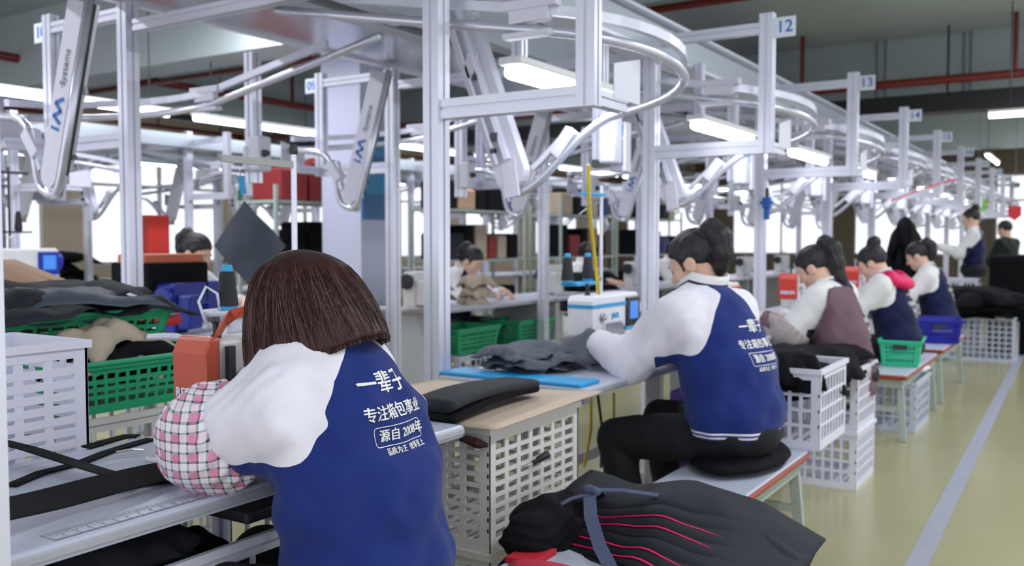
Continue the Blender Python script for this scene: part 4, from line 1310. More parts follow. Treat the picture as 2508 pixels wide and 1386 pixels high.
# ------------------------------------------------------------------ crates and baskets
def crate_g(w, d, h, nc=6, nr=5, t=.008, band=.045, flare=0.0, mull=.014, rail=.012, mid=0, long_v=True):
    g = G(); w2, d2 = w / 2, d / 2
    g.b2((-w2 + .004, -d2 + .004, .004), (w2 - .004, d2 - .004, .012))
    for (L, ax) in ((w, 'x'), (d, 'y')):
        for s_ in (-1, 1):
            def bx(a0, a1, z0, z1, tt=t, ins=0.0):
                e = (d2 if ax == 'x' else w2) * s_ - s_ * ins; e1 = e - s_ * tt
                if ax == 'x': g.b2((a0, min(e, e1), z0), (a1, max(e, e1), z1))
                else: g.b2((min(e, e1), a0, z0), (max(e, e1), a1, z1))
            l2 = L / 2
            n = nc if L >= max(w, d) - 1e-6 else max(3, round(nc * L / max(w, d)))
            bx(-l2 + .001, l2 - .001, 0, band * .8, t, .0008); bx(-l2 + .001, l2 - .001, h - band, h - .001, t, .0008)
            bx(-l2 + (0 if ax == 'x' else .0006), -l2 + .035, 0.0005, h - .0005, t, 0); bx(l2 - .035, l2 - (0 if ax == 'x' else .0006), 0.0005, h - .0005, t, 0)
            for i in range(1, n):
                a = -l2 + .03 + (L - .06) * i / n; bx(a - mull / 2, a + mull / 2, band * .5, h - band * .5, t * .7, .0022)
            for j in range(1, nr):
                z = band * .8 + (h - band * 1.8) * j / nr; bx(-l2, l2, z - rail / 2, z + rail / 2, t * .7, .0014)
            if mid: bx(-l2, l2, h * .5 - mid / 2, h * .5 + mid / 2, t, .0004)
            # outer lip
            e = (d2 if ax == 'x' else w2) * s_
            if ax == 'x': g.b2((-l2 - .0081, min(e - s_*.003, e + s_ * .0082), h - .0202), (l2 + .0081, max(e - s_*.003, e + s_ * .0082), h + .0003))
            else: g.b2((min(e - s_*.003, e + s_ * .0076), -l2 - .0072, h - .0198), (max(e - s_*.003, e + s_ * .0076), l2 + .0072, h))
    if flare:
        g.v = [(x * (1 + flare * (z / h - 1)), y * (1 + flare * (z / h - 1)), z) for x, y, z in g.v]
    return g
def crate(label, x, y, z, w, d, h, m=CRATE, rz=0.0, name='plastic_crate', cat='crate', tilt=None, group=None, **k):
    o = crate_g(w, d, h, **k).build(name, m)
    o.location = (x, y, z); o.rotation_euler = tilt or (0, 0, rz)
    return tag(o, label, cat, group)
def basket(label, x, y, z, w, d, h, m, rz=0.0, nc=14, nr=4, group=None):
    root = thing('plastic_basket', label, 'basket', (x, y, z), rz, group)
    crate_g(w, d, h, nc=nc, nr=nr, flare=.14, t=.005, band=.035, mull=.012, rail=.014).build('basket_body', m, root)
    g = G(); w2, d2 = w / 2 + .006, d / 2 + .006
    g.tube([(-w2, -d2, h), (w2, -d2, h), (w2, d2, h), (-w2, d2, h), (-w2, -d2, h)], 0, w=.02, h=.014, up=(0, 0, 1), caps=False)
    g.build('rim', m, root, bevel=.003)
    for s_ in (-1, 1):
        G().b2((-.045, s_ * (d2 * .985) - .003, h * .68), (.045, s_ * (d2 * .985) + .003, h * .86)).build('hand_slot', DARKPL, root)
    return root

crate('white worn crate below the tan board, lower of two beside the front woman', -1.70, 2.45, 0, .46, .54, .37, CRATED, nc=7, nr=9, mull=.02, rail=.013)
crate('white worn crate directly under the tan board beside the front woman', -1.70, 2.45, .37, .46, .54, .37, CRATED, nc=7, nr=9, mull=.02, rail=.013)
# screwdriver pushed through the crate
sd = thing('screwdriver', 'black handled screwdriver stuck through the white crate wall', 'screwdriver', at(1305, 1140, X=-1.462))
G().cyl((-.03, -.03, -.012), (.0, .0, 0), .003).build('shaft', STEEL, sd)
G().lathe([(.005, 0), (.009, .004), (.007, .014), (.011, .022), (.012, .055), (.008, .062)], (0, 0, 0), 12, Matrix.Rotation(R(62), 3, Vector((-1, .8, 0)).normalized())).build('handle', DARKPL, sd, smooth=True)
# fabric scrap tied on the crate corner
p = at(1165, 1085, Y=2.17)
tag(G().tube([p + Vector((-.05, -.01, 0)), p + Vector((-.02, -.02, .008)), p + Vector((.02, -.02, 0)), p + Vector((.05, -.012, -.003))], [.004, .013, .016, .006], 8).build('cloth_scrap', mat('dark_red_scrap', '#3a1a1c', .8)), 'dark twisted scrap of cloth caught in the crate beside the front woman', 'cloth scrap')
# tan board on the crates with two padded black straps
def sheetobj(name, label, cat, fn, nu, nv, m, thick, sub=0, group=None):
    o = G().grid(fn, nu, nv).build(name, m, smooth=True, solid=thick, sub=sub)
    return tag(o, label, cat, group)
sheetobj('tan_board', 'tan board lying on the white crates beside the front woman', 'board', lambda a, b: Vector((-2.12 + .70 * a, 2.14 + .66 * b, .750 + .012 * a * b - .008 * math.sin(3 * a) + .02 * max(0, a - .8) * b)), 14, 14, CARD, .006)
for k in range(2):
    root = thing('padded_strap', ['lower of two black padded straps on the tan board', 'upper of two dark grey padded straps on the tan board'][k], 'padded strap', (-1.62, 2.40, .778 + .034 * k))
    g = G(); n = 22; ring = 14; vs = []
    for i in range(n + 1):
        t = i / n; y = -.30 + .58 * t
        e = math.sqrt(max(0.0, 1 - max(0, (t - .88) / .12) ** 2)) if t > .88 else 1
        for j in range(ring):
            a = 2 * math.pi * j / ring
            vs.append((.085 * max(.12, e) * math.copysign(abs(math.cos(a)) ** .5, math.cos(a)) - .03 * math.sin(t * 2), y, (.017 * max(.25, e)) * math.copysign(abs(math.sin(a)) ** .8, math.sin(a)) + .018 * math.sin(t * 3 + k) - .02 * (1 - t) * (k + 1) * .6))
    fs = [(i*ring + j, i*ring + (j+1) % ring, (i+1)*ring + (j+1) % ring, (i+1)*ring + j) for i in range(n) for j in range(ring)] + [tuple(range(ring)), tuple(range(n*ring, (n+1)*ring))]
    g.add(vs, fs); g.build('pad', [BLACKF, GREYF][k] if k == 0 else NAVYF, root, smooth=True)
    G().tube([(-.085 - .03 * math.sin(t * 2), -.30 + .58 * t, .018 * math.sin(t * 3 + k) - .02 * (1 - t) * (k + 1) * .6) for t in np.linspace(0, .86, 12)], .005, 6).build('piping', BLACKF, root)
# cyan foam strip
tag(G().b2((-2.15, 2.845, ZT), (-1.53, 3.0, ZT + .014)).build('foam_strip', CYANB, bevel=.006), 'cyan foam strip along the left end of the second table', 'foam strip')

# crates at the right of the second woman
crate('white crate with tall slots at the end of the bench, behind the second woman', -1.12, 3.985, .432, .38, .46, .33, CRATE, nc=8, nr=4, long_v=True)
crate('white crate on the floor, lower of the stack behind the bench', -1.21, 5.12 - .02, 0, .38, .46, .30, CRATE, nc=9, nr=4)
crate('white crate stacked on the floor crate behind the bench', -1.21, 5.12 - .02, .30, .38, .46, .33, CRATE, nc=8, nr=4)
crate('pale crate under the bench with the mint basket', -1.17, 6.85, 0, .34, .6, .34, CRATEB, nc=8, nr=4)
crate('orange red basket on the floor under the bench with the black cushion', -1.32, 3.5, 0, .3, .36, .2, ORANGEP, nc=8, nr=5)
basket('mint green basket on the red edged bench', -1.13, 6.78, .434, .26, .40, .17, TEALP, rz=.1)
basket('royal blue basket on the bench beyond the mint green one', -1.13, 8.45, .434, .34, .46, .19, BLUEP, rz=.2)
crate('wide blue grey crate on the floor near the right edge, front of the pair', -1.10, 11.15, 0, .78, .5, .48, CRATEB, nc=12, nr=7)
crate('white crate behind the black fabric heap near the right edge', -1.52, 11.95, .48, .72, .4, .36, CRATE, nc=8, nr=3)
crate('wide crate under the white one near the right edge', -1.52, 11.95, 0, .74, .42, .47, CRATEB, nc=12, nr=7)
# piles on the left between the rows
crate('white crate lying on its stack at the left edge behind the front table', -2.42, 1.17, .62, .36, .52, .40, CRATE, nc=6, nr=10, rail=.02, mull=.022)
crate('white crate carrying the one at the left edge behind the front table', -2.42, 1.17, .0, .38, .54, .60, CRATE, nc=6, nr=8)
crate('white crate under the nearer green basket', -2.78, 1.86, 0, .44, .62, .74, CRATED, nc=8, nr=10)
basket('nearer green basket full of beige cloth on the white crate', -2.78, 1.86, .745, .42, .62, .16, GREENP)
basket('farther green basket under the heap of grey fabric', -3.02, 1.72, .88, .44, .8, .16, GREENP)
crate('white crate under the farther green basket', -3.04, 1.72, 0, .4, .7, .875, CRATE, nc=8, nr=10) if False else None
crate('white crate stacked low under the heap of grey fabric', -3.27, 1.35, 0, .40, .7, .86, CRATE, nc=8, nr=10)
crate('white crate with black garment under the front table', -1.76, 1.22, 0, .36, .78, .62, CRATE, nc=8, nr=6)

# ------------------------------------------------------------------ fabric
def crumple(cx, cy, z, rx, ry, hump, seed, m, parent, name='cloth_piece', rot=0.0, droop=.06, amp=.018, n=26, thick=.003, fold=7.0):
    def fn(a, b):
        x, y = (2*a - 1), (2*b - 1)
        r2 = max(abs(x), abs(y)); 
        e = 1 + .10 * math.sin(7 * math.atan2(y, x) + seed)
        X, Y_ = x * rx * e, y * ry * e
        zz = hump * (1 - min(1, (x*x + y*y) * .6)) + amp * (noise.noise(Vector((X * fold, Y_ * fold, seed))) + .6 * abs(noise.noise(Vector((X * fold * 2, Y_ * fold * 2, seed + 9))))) - droop * max(0, r2 - .75) ** 1.5 * 6
        c_, s_ = math.cos(rot), math.sin(rot)
        return Vector((cx + X * c_ - Y_ * s_, cy + X * s_ + Y_ * c_, z + max(0.002 - (z if parent is None else 9), zz)))
    return G().grid(fn, n, n).build(name, m, parent, smooth=True, solid=thick)
def heap(label, loc, rx, ry, h, n, m, seed=1, cat='fabric pile', name='fabric_pile', droop=.05, group=None, spread=.25, ms=None, amp=.02):
    root = thing(name, label, cat, loc, 0, group)
    rn = random.Random(seed)
    for i in range(n):
        t = i / max(1, n - 1)
        crumple(rn.uniform(-spread, spread) * rx, rn.uniform(-spread, spread) * ry, h * t * .75, rx * rn.uniform(.75, 1.0), ry * rn.uniform(.75, 1.0), h * .35, seed * 7 + i * 3.1, (ms or [m])[i % len(ms or [m])], root, rot=rn.uniform(-.5, .5), droop=droop, amp=amp)
    return root
heap('heap of dark grey fabric pieces on the farther green basket', (-3.1, 1.66, 1.03), .32, .54, .08, 6, GREYF, 3, ms=[GREYF, GREYF, NAVYF], droop=.04, amp=.034)
heap('beige and black cloth filling the nearer green basket', (-2.78, 1.86, .86), .16, .24, .12, 4, BEIGEF, 5, ms=[BLACKF, BEIGEF, BLACKF, BEIGEF], amp=.05)
heap('black garment heaped in the crate under the front table', (-1.77, 1.12, .585), .13, .24, .07, 5, BLACKF, 8, ms=[NAVYF, BLACKF], amp=.03)
heap('black bags heaped over the crate stack behind the bench', (-1.22, 5.02, .63), .20, .40, .09, 5, BLACKF, 11, droop=.06)
heap('black cloth hanging from the white crate beside the second woman', (-1.16, 3.98, .72), .20, .26, .10, 4, BLACKF, 13, droop=.16)
heap('heap of black fabric on the wide crate near the right edge', (-1.08, 11.1, .50), .46, .36, .26, 6, BLACKF, 17, droop=.1)
heap('grey fabric drape lying on the second table', (-1.92, 3.12, ZT + .012), .16, .20, .08, 3, GREYF, 19, amp=.035, droop=.02)
heap('grey fabric being fed under the white machine', (-1.80, 3.46, ZT + .004), .14, .13, .10, 2, GREYF, 23, amp=.045, droop=.02)
# raised fold of grey cloth at the machine
def fold_fn(a, b):
    base = Vector((-1.91, 3.27, ZT + .012)).lerp(Vector((-1.72, 3.50, ZT + .012)), a) + Vector((.10, -.09, 0)) * b; h = .155 * max(0, 1 - abs(a - .42) / .52) ** .9
    return base + Vector((.06 * math.sin(3 * a), 0, h * (1 - .85 * b) + .008 * math.sin(14 * a + 5 * b)))
sheetobj('grey_cloth', 'peaked fold of grey cloth under the white machine head', 'cloth', fold_fn, 20, 8, GREYF, .004)
# hanging grey cloth
c0 = at(590, 492, Z=5.0)
root = thing('hanging_cloth', 'dark grey diamond of fabric hanging by a corner from a blue clip', 'fabric', c0)
e1 = Vector((.843, .538, 0)) ; nn = Vector((-.538, .843, 0))
def hc(a, b):
    # square hung by one corner: a, b along its two sides
    s_ = .34
    x = (a - b) * s_ * .60 + .06 * (a + b) * .5; z = -(a + b) * s_ * .72
    return e1 * (x + .02) + Vector((0, 0, z)) + nn * (.03 * math.sin(5 * (a - b)) * (a + b) * .6 + .012 * math.sin(9 * a + 2))
G().grid(hc, 24, 24).build('cloth', GREYF, root, smooth=True, solid=.003)
G().box((0, 0, .03), (.025, .02, .06), rz=.5).build('clip', mat('green_clip', '#2c7f74', .4), root, bevel=.004)
G().box((.02, .0, .085), (.03, .012, .10), M=Matrix.Rotation(R(-14), 3, 'Y') @ Matrix.Rotation(.56, 3, 'Z')).build('tag', CYANM, root)
G().tube([(0, 0, .05), (0, 0, .13), (-.05, .05, .17), (-.24, .24, .19)], .006, 6).build('hook', BOLT, root)

# the tied bundle of layered dark pieces with pink linings
B = Vector((-1.03, 2.30, .445))
root = thing('fabric_bundle', 'tied bundle of layered black pieces with hot pink edges in the foreground', 'fabric bundle', B)
G().b2((-.3, -.02, -.455), (.28, .28, -.02)).build('box_support', BLACKF, None) if False else None
nL = 9
for i in range(nL):
    t = i / (nL - 1)
    def fn(a, b, i=i, t=t):
        x = -.33 + .72 * a + .03 * t
        pinch = math.exp(-((a - .22) / .16) ** 2)
        dep = .46 - .28 * t
        y0 = .03 + (-.38 + .42 * t) * min(1.0, .55 + .8 * abs(a - .2))
        y = y0 + dep * b
        arch = .03 * math.sin(math.pi * min(1, max(0, a * .86 + .08))) - .07 * max(0, a - .62) ** 1.3 * 2.4 + .02 * (1 - a)
        z = -.008 + .014 * noise.noise(Vector((x * 9, y * 7, 3))) + .098 * t * (1 - .30 * pinch) * (1 - .55 * max(0, a - .5)) + arch * (.5 + .5 * t) - .05 * (1 - b) ** 3 * (1 - t * .4) + .0008 * math.sin(19 * a + i)
        return Vector((x, y + .006 * math.sin(6 * a + i * .3) - .10 * max(0, a - .5) * (1 - t), z))
    m = NAVYF
    G().grid(fn, 30, 8).build('fabric_layer', m, root, smooth=True, solid=.0045)
    if i in (1, 3, 4, 6, 7):
        def fp(a, b, fn=fn): 
            q = fn(.16 + .66 * a, 0); return q + Vector((0, -.013 + .016 * b, -.0005 - .003 * b))
        G().grid(fp, 22, 3).build('pink_lining', PINK, root, smooth=True, solid=.003)
G().grid(lambda a, b: Vector((-.22 + .34 * a, -.33 - .09 * b + .04 * a, .012 - .05 * b * b + .012 * math.sin(5 * a))), 14, 6).build('pink_flap', mat('rose_fabric', '#c8203f', .6), root, smooth=True, solid=.004)
# crinkled left end and rolled right end
def crink(P):
    d = ell(P, (-.27, -.06, .02), (.10, .20, .085))
    return d + .007 * np.sin(P[:, 2] * 190 + 4 * np.sin(P[:, 1] * 25)) * .6 - .012 * vnoise(P, 45)
me, v = field_mesh('gathered_end', crink, (-.48, -.26, -.12), (-.12, .26, .18), .008)
put('gathered_end', me, BLACKF, root)
G().tube([(.10, .13, .06), (.24, .12, .04), (.36, .09, -.01), (.41, .075, -.04)], [.035, .04, .04, .036], 14).build('rolled_piece', NAVYF, root, smooth=True)
def strap(a):
    return [(-.18 + .02 * a, .16, .07), (-.17, .06, .155), (-.165, -.04, .135), (-.14, -.12, .08), (-.06, -.20, .03), (.02, -.25, -.02)]
G().tube([(-.2, .15, .06), (-.18, .04, .117), (-.165, -.02, .112), (-.12, -.10, .085), (-.05, -.18, .035), (.03, -.24, -.02)], 0, w=.036, h=.004, up=(0, -.5, 1)).build('tie_strap', STRAPF, root)
G().tube([(-.18, .0, .115), (-.21, -.05, .108), (-.235, -.10, .09), (-.24, -.15, .05)], 0, w=.022, h=.004, up=(-.5, -.5, 1)).build('tie_strap', STRAPF, root)
G().tube([(-.19, .02, .12), (-.10, .06, .122), (.0, .08, .118)], 0, w=.018, h=.004, up=(0, -.3, 1)).build('tie_strap', STRAPF, root)
me, v = field_mesh('knot', lambda P: ell(P, (-.175, .01, .122), (.03, .022, .015)) - .004 * vnoise(P, 120), (-.24, -.05, .07), (-.1, .07, .17), .005)
put('knot', me, STRAPF, root)
# plain dark box the bundle rests on
tag(G().b2((-1.0, 2.34, 0), (-.72, 2.62, .40)).build('dark_carton', NAVYF, bevel=.01), 'dark carton under the free end of the fabric bundle', 'carton')
tag(G().b2((-1.30, 2.0, .433), (-1.215, 2.13, .450)).build('red_folder', REDF, bevel=.003), 'red folded cloth at the bench end beside the bundle', 'folded cloth')
# black cushion under the second woman
def cush(P): return ell(P, (0, 0, 0), (.17, .30, .034)) - .006 * vnoise(P, 30)
me, v = field_mesh('cushion', cush, (-.25, -.4, -.08), (.25, .4, .08), .01)
cu = put('seat_cushion', me, BLACKF); cu.location = (-1.13, 3.40, .464)
tag(cu, 'flat black cushion on the bench under the second woman', 'cushion')
tag(G().b2((-1.5, 3.56, 0), (-1.36, 3.95, .66)).build('purple_bin', PURPLE, bevel=.02), 'purple plastic bin standing under the second table', 'bin')

# webbing, zip and straps on the front table
def ribbon(name, label, pts, w, m, thick=.002, up=(0, 0, 1), cat='strap'):
    P = [Vector(p) for p in pts]
    Q = []
    for i in range(len(P) - 1):
        for k in range(6):
            t = k / 6
            p0, p1, p2, p3 = P[max(0, i-1)], P[i], P[i+1], P[min(len(P)-1, i+2)]
            Q.append(.5 * ((2*p1) + (p2 - p0) * t + (2*p0 - 5*p1 + 4*p2 - p3) * t*t + (3*p1 - p0 - 3*p2 + p3) * t**3))
    Q.append(P[-1])
    o = G().tube(Q, 0, w=w, h=thick, up=up).build(name, m, smooth=False)
    return tag(o, label, cat)
zt = ZT + .004
A = lambda x, y, dz=0: at(x, y, z=zt + dz)
ribbon('webbing_strap', 'broad black strap crossing the front table from the machine to the left edge', [A(-40, 1262, .05), A(100, 1232, .035), A(260, 1190, .03), A(400, 1158, .02), A(520, 1146, .008), A(575, 1130, .004)], .085, BLACKF, .003, up=(.25, 0, 1))
ribbon('webbing_strap', 'narrower black strap slanting over the broad one on the front table', [A(-40, 1078, .06), A(60, 1103, .045), A(160, 1135, .03), A(270, 1168, .016), A(330, 1175, .012)], .055, BLACKF, .003, up=(.1, .2, 1))
zroot = thing('zip_tape', 'long black zip lying across the back of the front table', 'zip', (0, 0, 0))
zp = [A(10, 1196), A(90, 1162), A(180, 1140), A(250, 1112), A(310, 1093), A(362, 1078)]
G().tube(zp, 0, w=.032, h=.003, up=(0, 0, 1)).build('tape', BLACKF, zroot)
zc = A(275, 1112, .006)
G().tube([zc, zc + Vector((.02, .03, .004)), zc + Vector((.035, .05, 0))], .0035, 6).build('slider', STEEL, zroot)
tag(G().tube([A(200, 1100), A(250, 1086), A(300, 1072), A(330, 1072)], 0, w=.03, h=.004, up=(.1, 0, 1)).build('zip_tape', BLACKF), 'short black zip end folded behind the long zip', 'zip')
ribbon('fabric_strip', 'wide black fabric panel under the presser foot of the front machine', [A(330, 1180), A(430, 1170), A(540, 1150), A(600, 1140)], .10, BLACKF, .004)
# knee lift and rod under the front table
kr = thing('knee_lift', 'grey knee lifter pad hanging under the front table', 'knee lifter', (-1.6, 1.50, .685))
G().box((0, 0, 0), (.16, .34, .03)).build('pad', DARKPL, kr, bevel=.01)
G().cyl((.06, -.02, 0), (.075, .02, -.64), .004).build('rod', STEEL, kr)
tag(G().b2((-1.92, .75, .47), (-1.65, .95, .475)).build('paper_sheet', PLATE), 'white sheet in the crate under the front table', 'paper') if False else None
# ------------------------------------------------------------------ sewing machines
def machine(name, label, loc, rz, body=CREAM, head=None, stripe=None, screen=False, strap=False, wheel=CREAM, knob=False, text=None, tcol=PLATE, group=None, s=1.0):
    root = thing(name, label, 'sewing machine', loc, rz, group)
    root.scale = (s, s, s)
    G().b2((-.14, -.09, 0), (.42, .09, .012)).build('bed', STEEL if body is not CREAM else CREAM, root, bevel=.004)
    prof = [(-.045, .10), (-.045, .27), (-.03, .285), (.39, .285), (.41, .27), (.41, .012), (.27, .012), (.262, .13), (.235, .155), (.075, .155), (.06, .10)]
    G().prism(prof, -.055, .065).build('arm_body', body, root, bevel=.012)
    if head: G().prism([(-.075, .115), (-.078, .255), (-.06, .292), (-.035, .295), (-.035, .11)], -.06, .066).build('end_cover', head, root, bevel=.008)
    else: G().prism([(-.06, .11), (-.062, .262), (-.045, .285), (-.03, .285), (-.03, .105)], -.058, .066).build('end_cover', body, root, bevel=.01)
    G().cyl((0, -.005, .012), (0, -.005, .12), .005).cyl((0, -.005, .012), (0, -.005, .06), .0025).build('needle_bar', STEEL, root)
    G().cyl((0.012, .012, .015), (0.012, .012, .11), .004).b2((-.014, -.02, .012), (.016, .02, .018)).build('presser_foot', STEEL, root)
    G().lathe([(.055, 0), (.06, .008), (.06, .022), (.05, .03), (.02, .032)], (.415, .005, .21), 24, Matrix.Rotation(R(90), 3, 'Y')).build('hand_wheel', wheel, root, smooth='auto')
    G().lathe([(.018, 0), (.02, .006), (.012, .008), (.012, .018), (.008, .02)], (.03, -.058, .19), 14, Matrix.Rotation(R(90), 3, 'X')).build('tension_dial', STEEL, root, smooth='auto')
    G().lathe([(.012, 0), (.014, .006), (.007, .012), (.008, .035), (.013, .04), (.009, .052)], (.0, .0, .285), 14).build('presser_screw', DARKPL, root, smooth='auto')
    G().b2((.27, .066, .03), (.40, .15, .22)).build('motor_box', body, root, bevel=.012)
    G().cyl((.16, .02, .28), (.16, .02, .34), .004).lathe([(.012, 0), (.012, .01), (.004, .02)], (.16, .02, .34), 10).build('thread_pin', STEEL, root)
    if stripe:
        G().b2((-.064, -.0605, .232), (.30, -.0545, .247)).b2((-.0655, -.055, .232), (-.061, .06, .247)).build('stripe', stripe, root)
    if screen:
        pnl = G().b2((.265, -.066, .135), (.40, -.05, .265)).build('control_panel', SCREEND if screen == 'dark' else REDM if screen == 'red' else BLUEM, root, bevel=.004)
        G().b2((.29, -.068, .165), (.375, -.0655, .245)).build('display', SCREEN, pnl)
        if stripe: G().b2((.255, -.064, .12), (.405, -.052, .133)).build('stripe', stripe, root)
    if strap:
        pts = [(-.01, .0, .27), (-.005, -.03, .315), (.01, -.05, .345), (.035, -.06, .35), (.06, -.066, .32), (.075, -.072, .22), (.08, -.074, .12)]
        G().tube(pts, 0, w=.03, h=.006, up=(.4, -1, .3)).build('belt_guard', head, root, smooth=False)
        G().b2((-.02, -.07, .06), (.0, -.056, .27)).build('thread_slot', DARKPL, root)
    if knob:
        G().lathe([(.004, 0), (.004, .015), (.014, .016), (.015, .03), (.01, .034)], (.10, -.058, .275), 14, Matrix.Rotation(R(90), 3, 'X')).build('red_knob', REDM, root, smooth='auto')
    G().tube([(.16, .02, .36), (.10, .0, .33), (.05, -.04, .26), (.04, -.06, .19), (.03, -.062, .13)], .0012, 5).build('thread', THREAD, root)
    if text:
        me = text_mesh(text, .03, .0012, 0.0006)
        if tcol is PLATE: M = Matrix.Translation((-.0795, .0, .16)) @ Matrix.Rotation(R(-90), 4, 'Z') @ Matrix.Rotation(R(90), 4, 'X')
        else: M = Matrix.Translation((.16, -.0585, .19)) @ Matrix.Rotation(R(90), 4, 'X')
        me.transform(M); put('lettering', me, tcol, root)
    return root
R90 = R(90)
machine('sewing_machine', 'cream sewing machine with orange end cover in front of the nearest woman', (-1.80, 1.485, ZT), R90, CREAM, ORANGEM, strap=True, knob=True, text='REBON')
machine('sewing_machine', 'white sewing machine with cyan stripe and dark screen at the second woman', (-1.86, 3.52, ZT), R90, mat('white_machine_paint', '#e8e9f0', .3), None, CYANM, 'dark', text='JACK', tcol=CYANM)
m3 = machine('sewing_machine', 'sewing machine with bright red end cover beside the brown waistcoat', (-1.78, 4.72, ZT), R90, CREAM, REDM, screen='red', text='REBON')
for k in range(2):
    dup(m3, (-1.82, 6.5 + 1.95 * k, ZT), R90, ['red ended sewing machine in front of the pink hooded woman', 'red ended sewing machine in front of the woman past the pink hood'][k])
# thread stands
def cone(label, loc, h=.115, group=None, cap_=CYANM, name='thread_cone', base=True):
    root = thing(name, label, 'thread cone', loc, 0, group)
    G().lathe([(.031, .012), (.030, .02), (.021, h - .012), (.018, h - .006)], (0, 0, 0), 20).build('thread', THREAD, root, smooth='auto')
    G().lathe([(.016, h - .008), (.0155, h + .008), (.012, h + .012)], (0, 0, 0), 16).build('core_top', cap_, root, smooth='auto')
    if base: G().lathe([(.026, 0), (.026, .012), (.02, .014)], (0, 0, 0), 16).build('core_base', cap_, root, smooth='auto')
    return root
ts = thing('thread_stand', 'thread stand with white dish and tall rod behind the front machine', 'thread stand', (-2.08, 1.80, ZT))
pd = at(545, 762, X=-2.06) - Vector(ts.location)
G().lathe([(.02, -.02), (.05, -.012), (.062, 0), (.06, .004), (.02, -.006)], pd, 24).build('dish', PLATE, ts, smooth=True)
G().cyl((pd.x, pd.y, 0), pd, .009).lathe([(.03, 0), (.03, .008), (.01, .012)], (pd.x, pd.y, 0), 16).build('dish_post', PLATE, ts)
pr = at(722, 600, X=-2.08) - Vector(ts.location); zt2 = at(722, 380, X=-2.08).z - ZT; zb2 = at(722, 405, X=-2.08).z - ZT
G().cyl((pr.x, pr.y, 0), (pr.x, pr.y, zt2), .009).build('rod', ALU_T, ts)
G().lathe([(.012, 0), (.014, .01), (.011, .03)], (pr.x, pr.y, zt2), 12).build('rod_cap', DARKPL, ts)
pe = at(545, 405, X=-2.08) - Vector(ts.location)
G().bar((pr.x, pr.y + .015, zb2), (pe.x, pe.y, zb2), .012, .02).bar((pe.x, pe.y, zb2), (pe.x, pe.y - .005, zb2 + .01), .008).build('guide_bar', mat('grey_guide_bar', '#a8a8a6', .5), ts)
G().tube([pd + Vector((.0, -.01, .0)), pd + Vector((.0, -.02, .05)), pd + Vector((-.01, -.05, .07)), pd + Vector((-.01, -.075, .03)), pd + Vector((0, -.06, -.03))], .004, 8).build('clear_hose', PLATE, ts, smooth=True)
cone('black thread cone with blue tip on the white dish', Vector(ts.location) + pd + Vector((.0, .015, .002)), .115)
ts.location.z = ZT
ts2 = thing('thread_stand', 'cyan thread stand beside the white machine with two cones', 'thread stand', (-2.1, 3.62, ZT))
q = at(1425, 690, X=-2.1) - Vector(ts2.location)
G().b2((q.x - .045, q.y - .13, q.z - .016), (q.x + .045, q.y + .12, q.z)).build('tray', CYANM, ts2, bevel=.004)
qp = at(1472, 690, X=-2.1) - Vector(ts2.location); zt3 = at(1472, 455, X=-2.1).z - ZT; zb3 = at(1440, 475, X=-2.1).z - ZT
G().cyl((qp.x, qp.y, 0), (qp.x, qp.y, zt3), .009).build('rod', ALU_T, ts2)
G().b2((qp.x - .02, qp.y - .19, zb3 - .006), (qp.x + .02, qp.y + .02, zb3 + .006)).build('top_bar', CYANM, ts2)
G().cyl((qp.x, qp.y, zb3 - .01), (qp.x - .05, qp.y - .14, zb3 - .10), .003).cyl((qp.x, qp.y, zb3 - .03), (qp.x, qp.y - .10, zb3 - .05), .003).build('guide_wire', STEEL, ts2)
for k, px in enumerate((1390, 1440)):
    c_ = at(px, 684, X=-2.1)
    cone(['left one of two black thread cones on the cyan tray', 'right one of two black thread cones on the cyan tray'][k], (c_.x, c_.y, ZT + q.z + .001), .125)
# yellow air hose
hp = [at(1441, 405, X=-1.78), at(1442, 500, X=-1.82), at(1452, 590, X=-1.86), at(1462, 680, X=-1.87), at(1466, 722, X=-1.86)]
tag(G().tube(hp, .008, 8).build('air_hose', YELLOW, smooth=True), 'yellow air hose hanging down to the white machine', 'hose')
# lamp arm with white plate at the front table
la = thing('led_lamp', 'slim white work lamp arm beside the green baskets', 'work lamp', at(500, 838, X=-2.16))
o0 = Vector(la.location)
G().tube([at(600, 872, X=-2.1) - o0, at(500, 838, X=-2.16) - o0, at(440, 826, X=-2.2) - o0], 0, w=.02, h=.008, up=(0, 0, 1)).cyl(at(600, 872, X=-2.1) - o0, Vector((at(600, 872, X=-2.1).x, at(600, 872, X=-2.1).y, ZT)) - o0, .008).build('arm', PLATE, la)
G().tube([at(445, 826, X=-2.2) - o0, at(400, 823, X=-2.22) - o0, at(356, 825, X=-2.25) - o0], 0, w=.045, h=.012, up=(0, 0, 1)).build('lamp_head', PLATE, la, bevel=.004)

# ------------------------------------------------------------------ the rows beyond the line
for k in range(7):
    y = .9 + 2.1 * k
    table(['pale table with blue sewing machine beyond the grey fabric heap', 'pale table beyond the square column on its near side', 'pale table where a woman bends over her work',
           'pale table second beyond the posts', 'pale table third beyond the posts', 'pale table fourth beyond the posts', 'pale table fifth beyond the posts'][k], -4.82, -4.2, [.9, 5.58, 7.35, 9.3, 11.25, 13.2, 15.15][k], [4.25, 7.3, 9.25, 11.2, 13.15, 15.1, 17.0][k], panel=True)
mb = machine('sewing_machine', 'royal blue sewing machine on the pale table beyond the green baskets', (-4.48, 3.62, ZT), R(-70), BLUEM, None, wheel=BLUEM)
mc = machine('sewing_machine', 'white machine with dark handwheel on the pale table in front of the column', (-4.45, 5.9, ZT), R(-90), CREAM, None, wheel=DARKPL)
for k in range(5):
    dup(mc, (-4.45, 7.9 + 1.9 * k, ZT), R(-90), 'small cream sewing machine on the pale tables beyond the posts', 'machines on the pale tables beyond the posts')
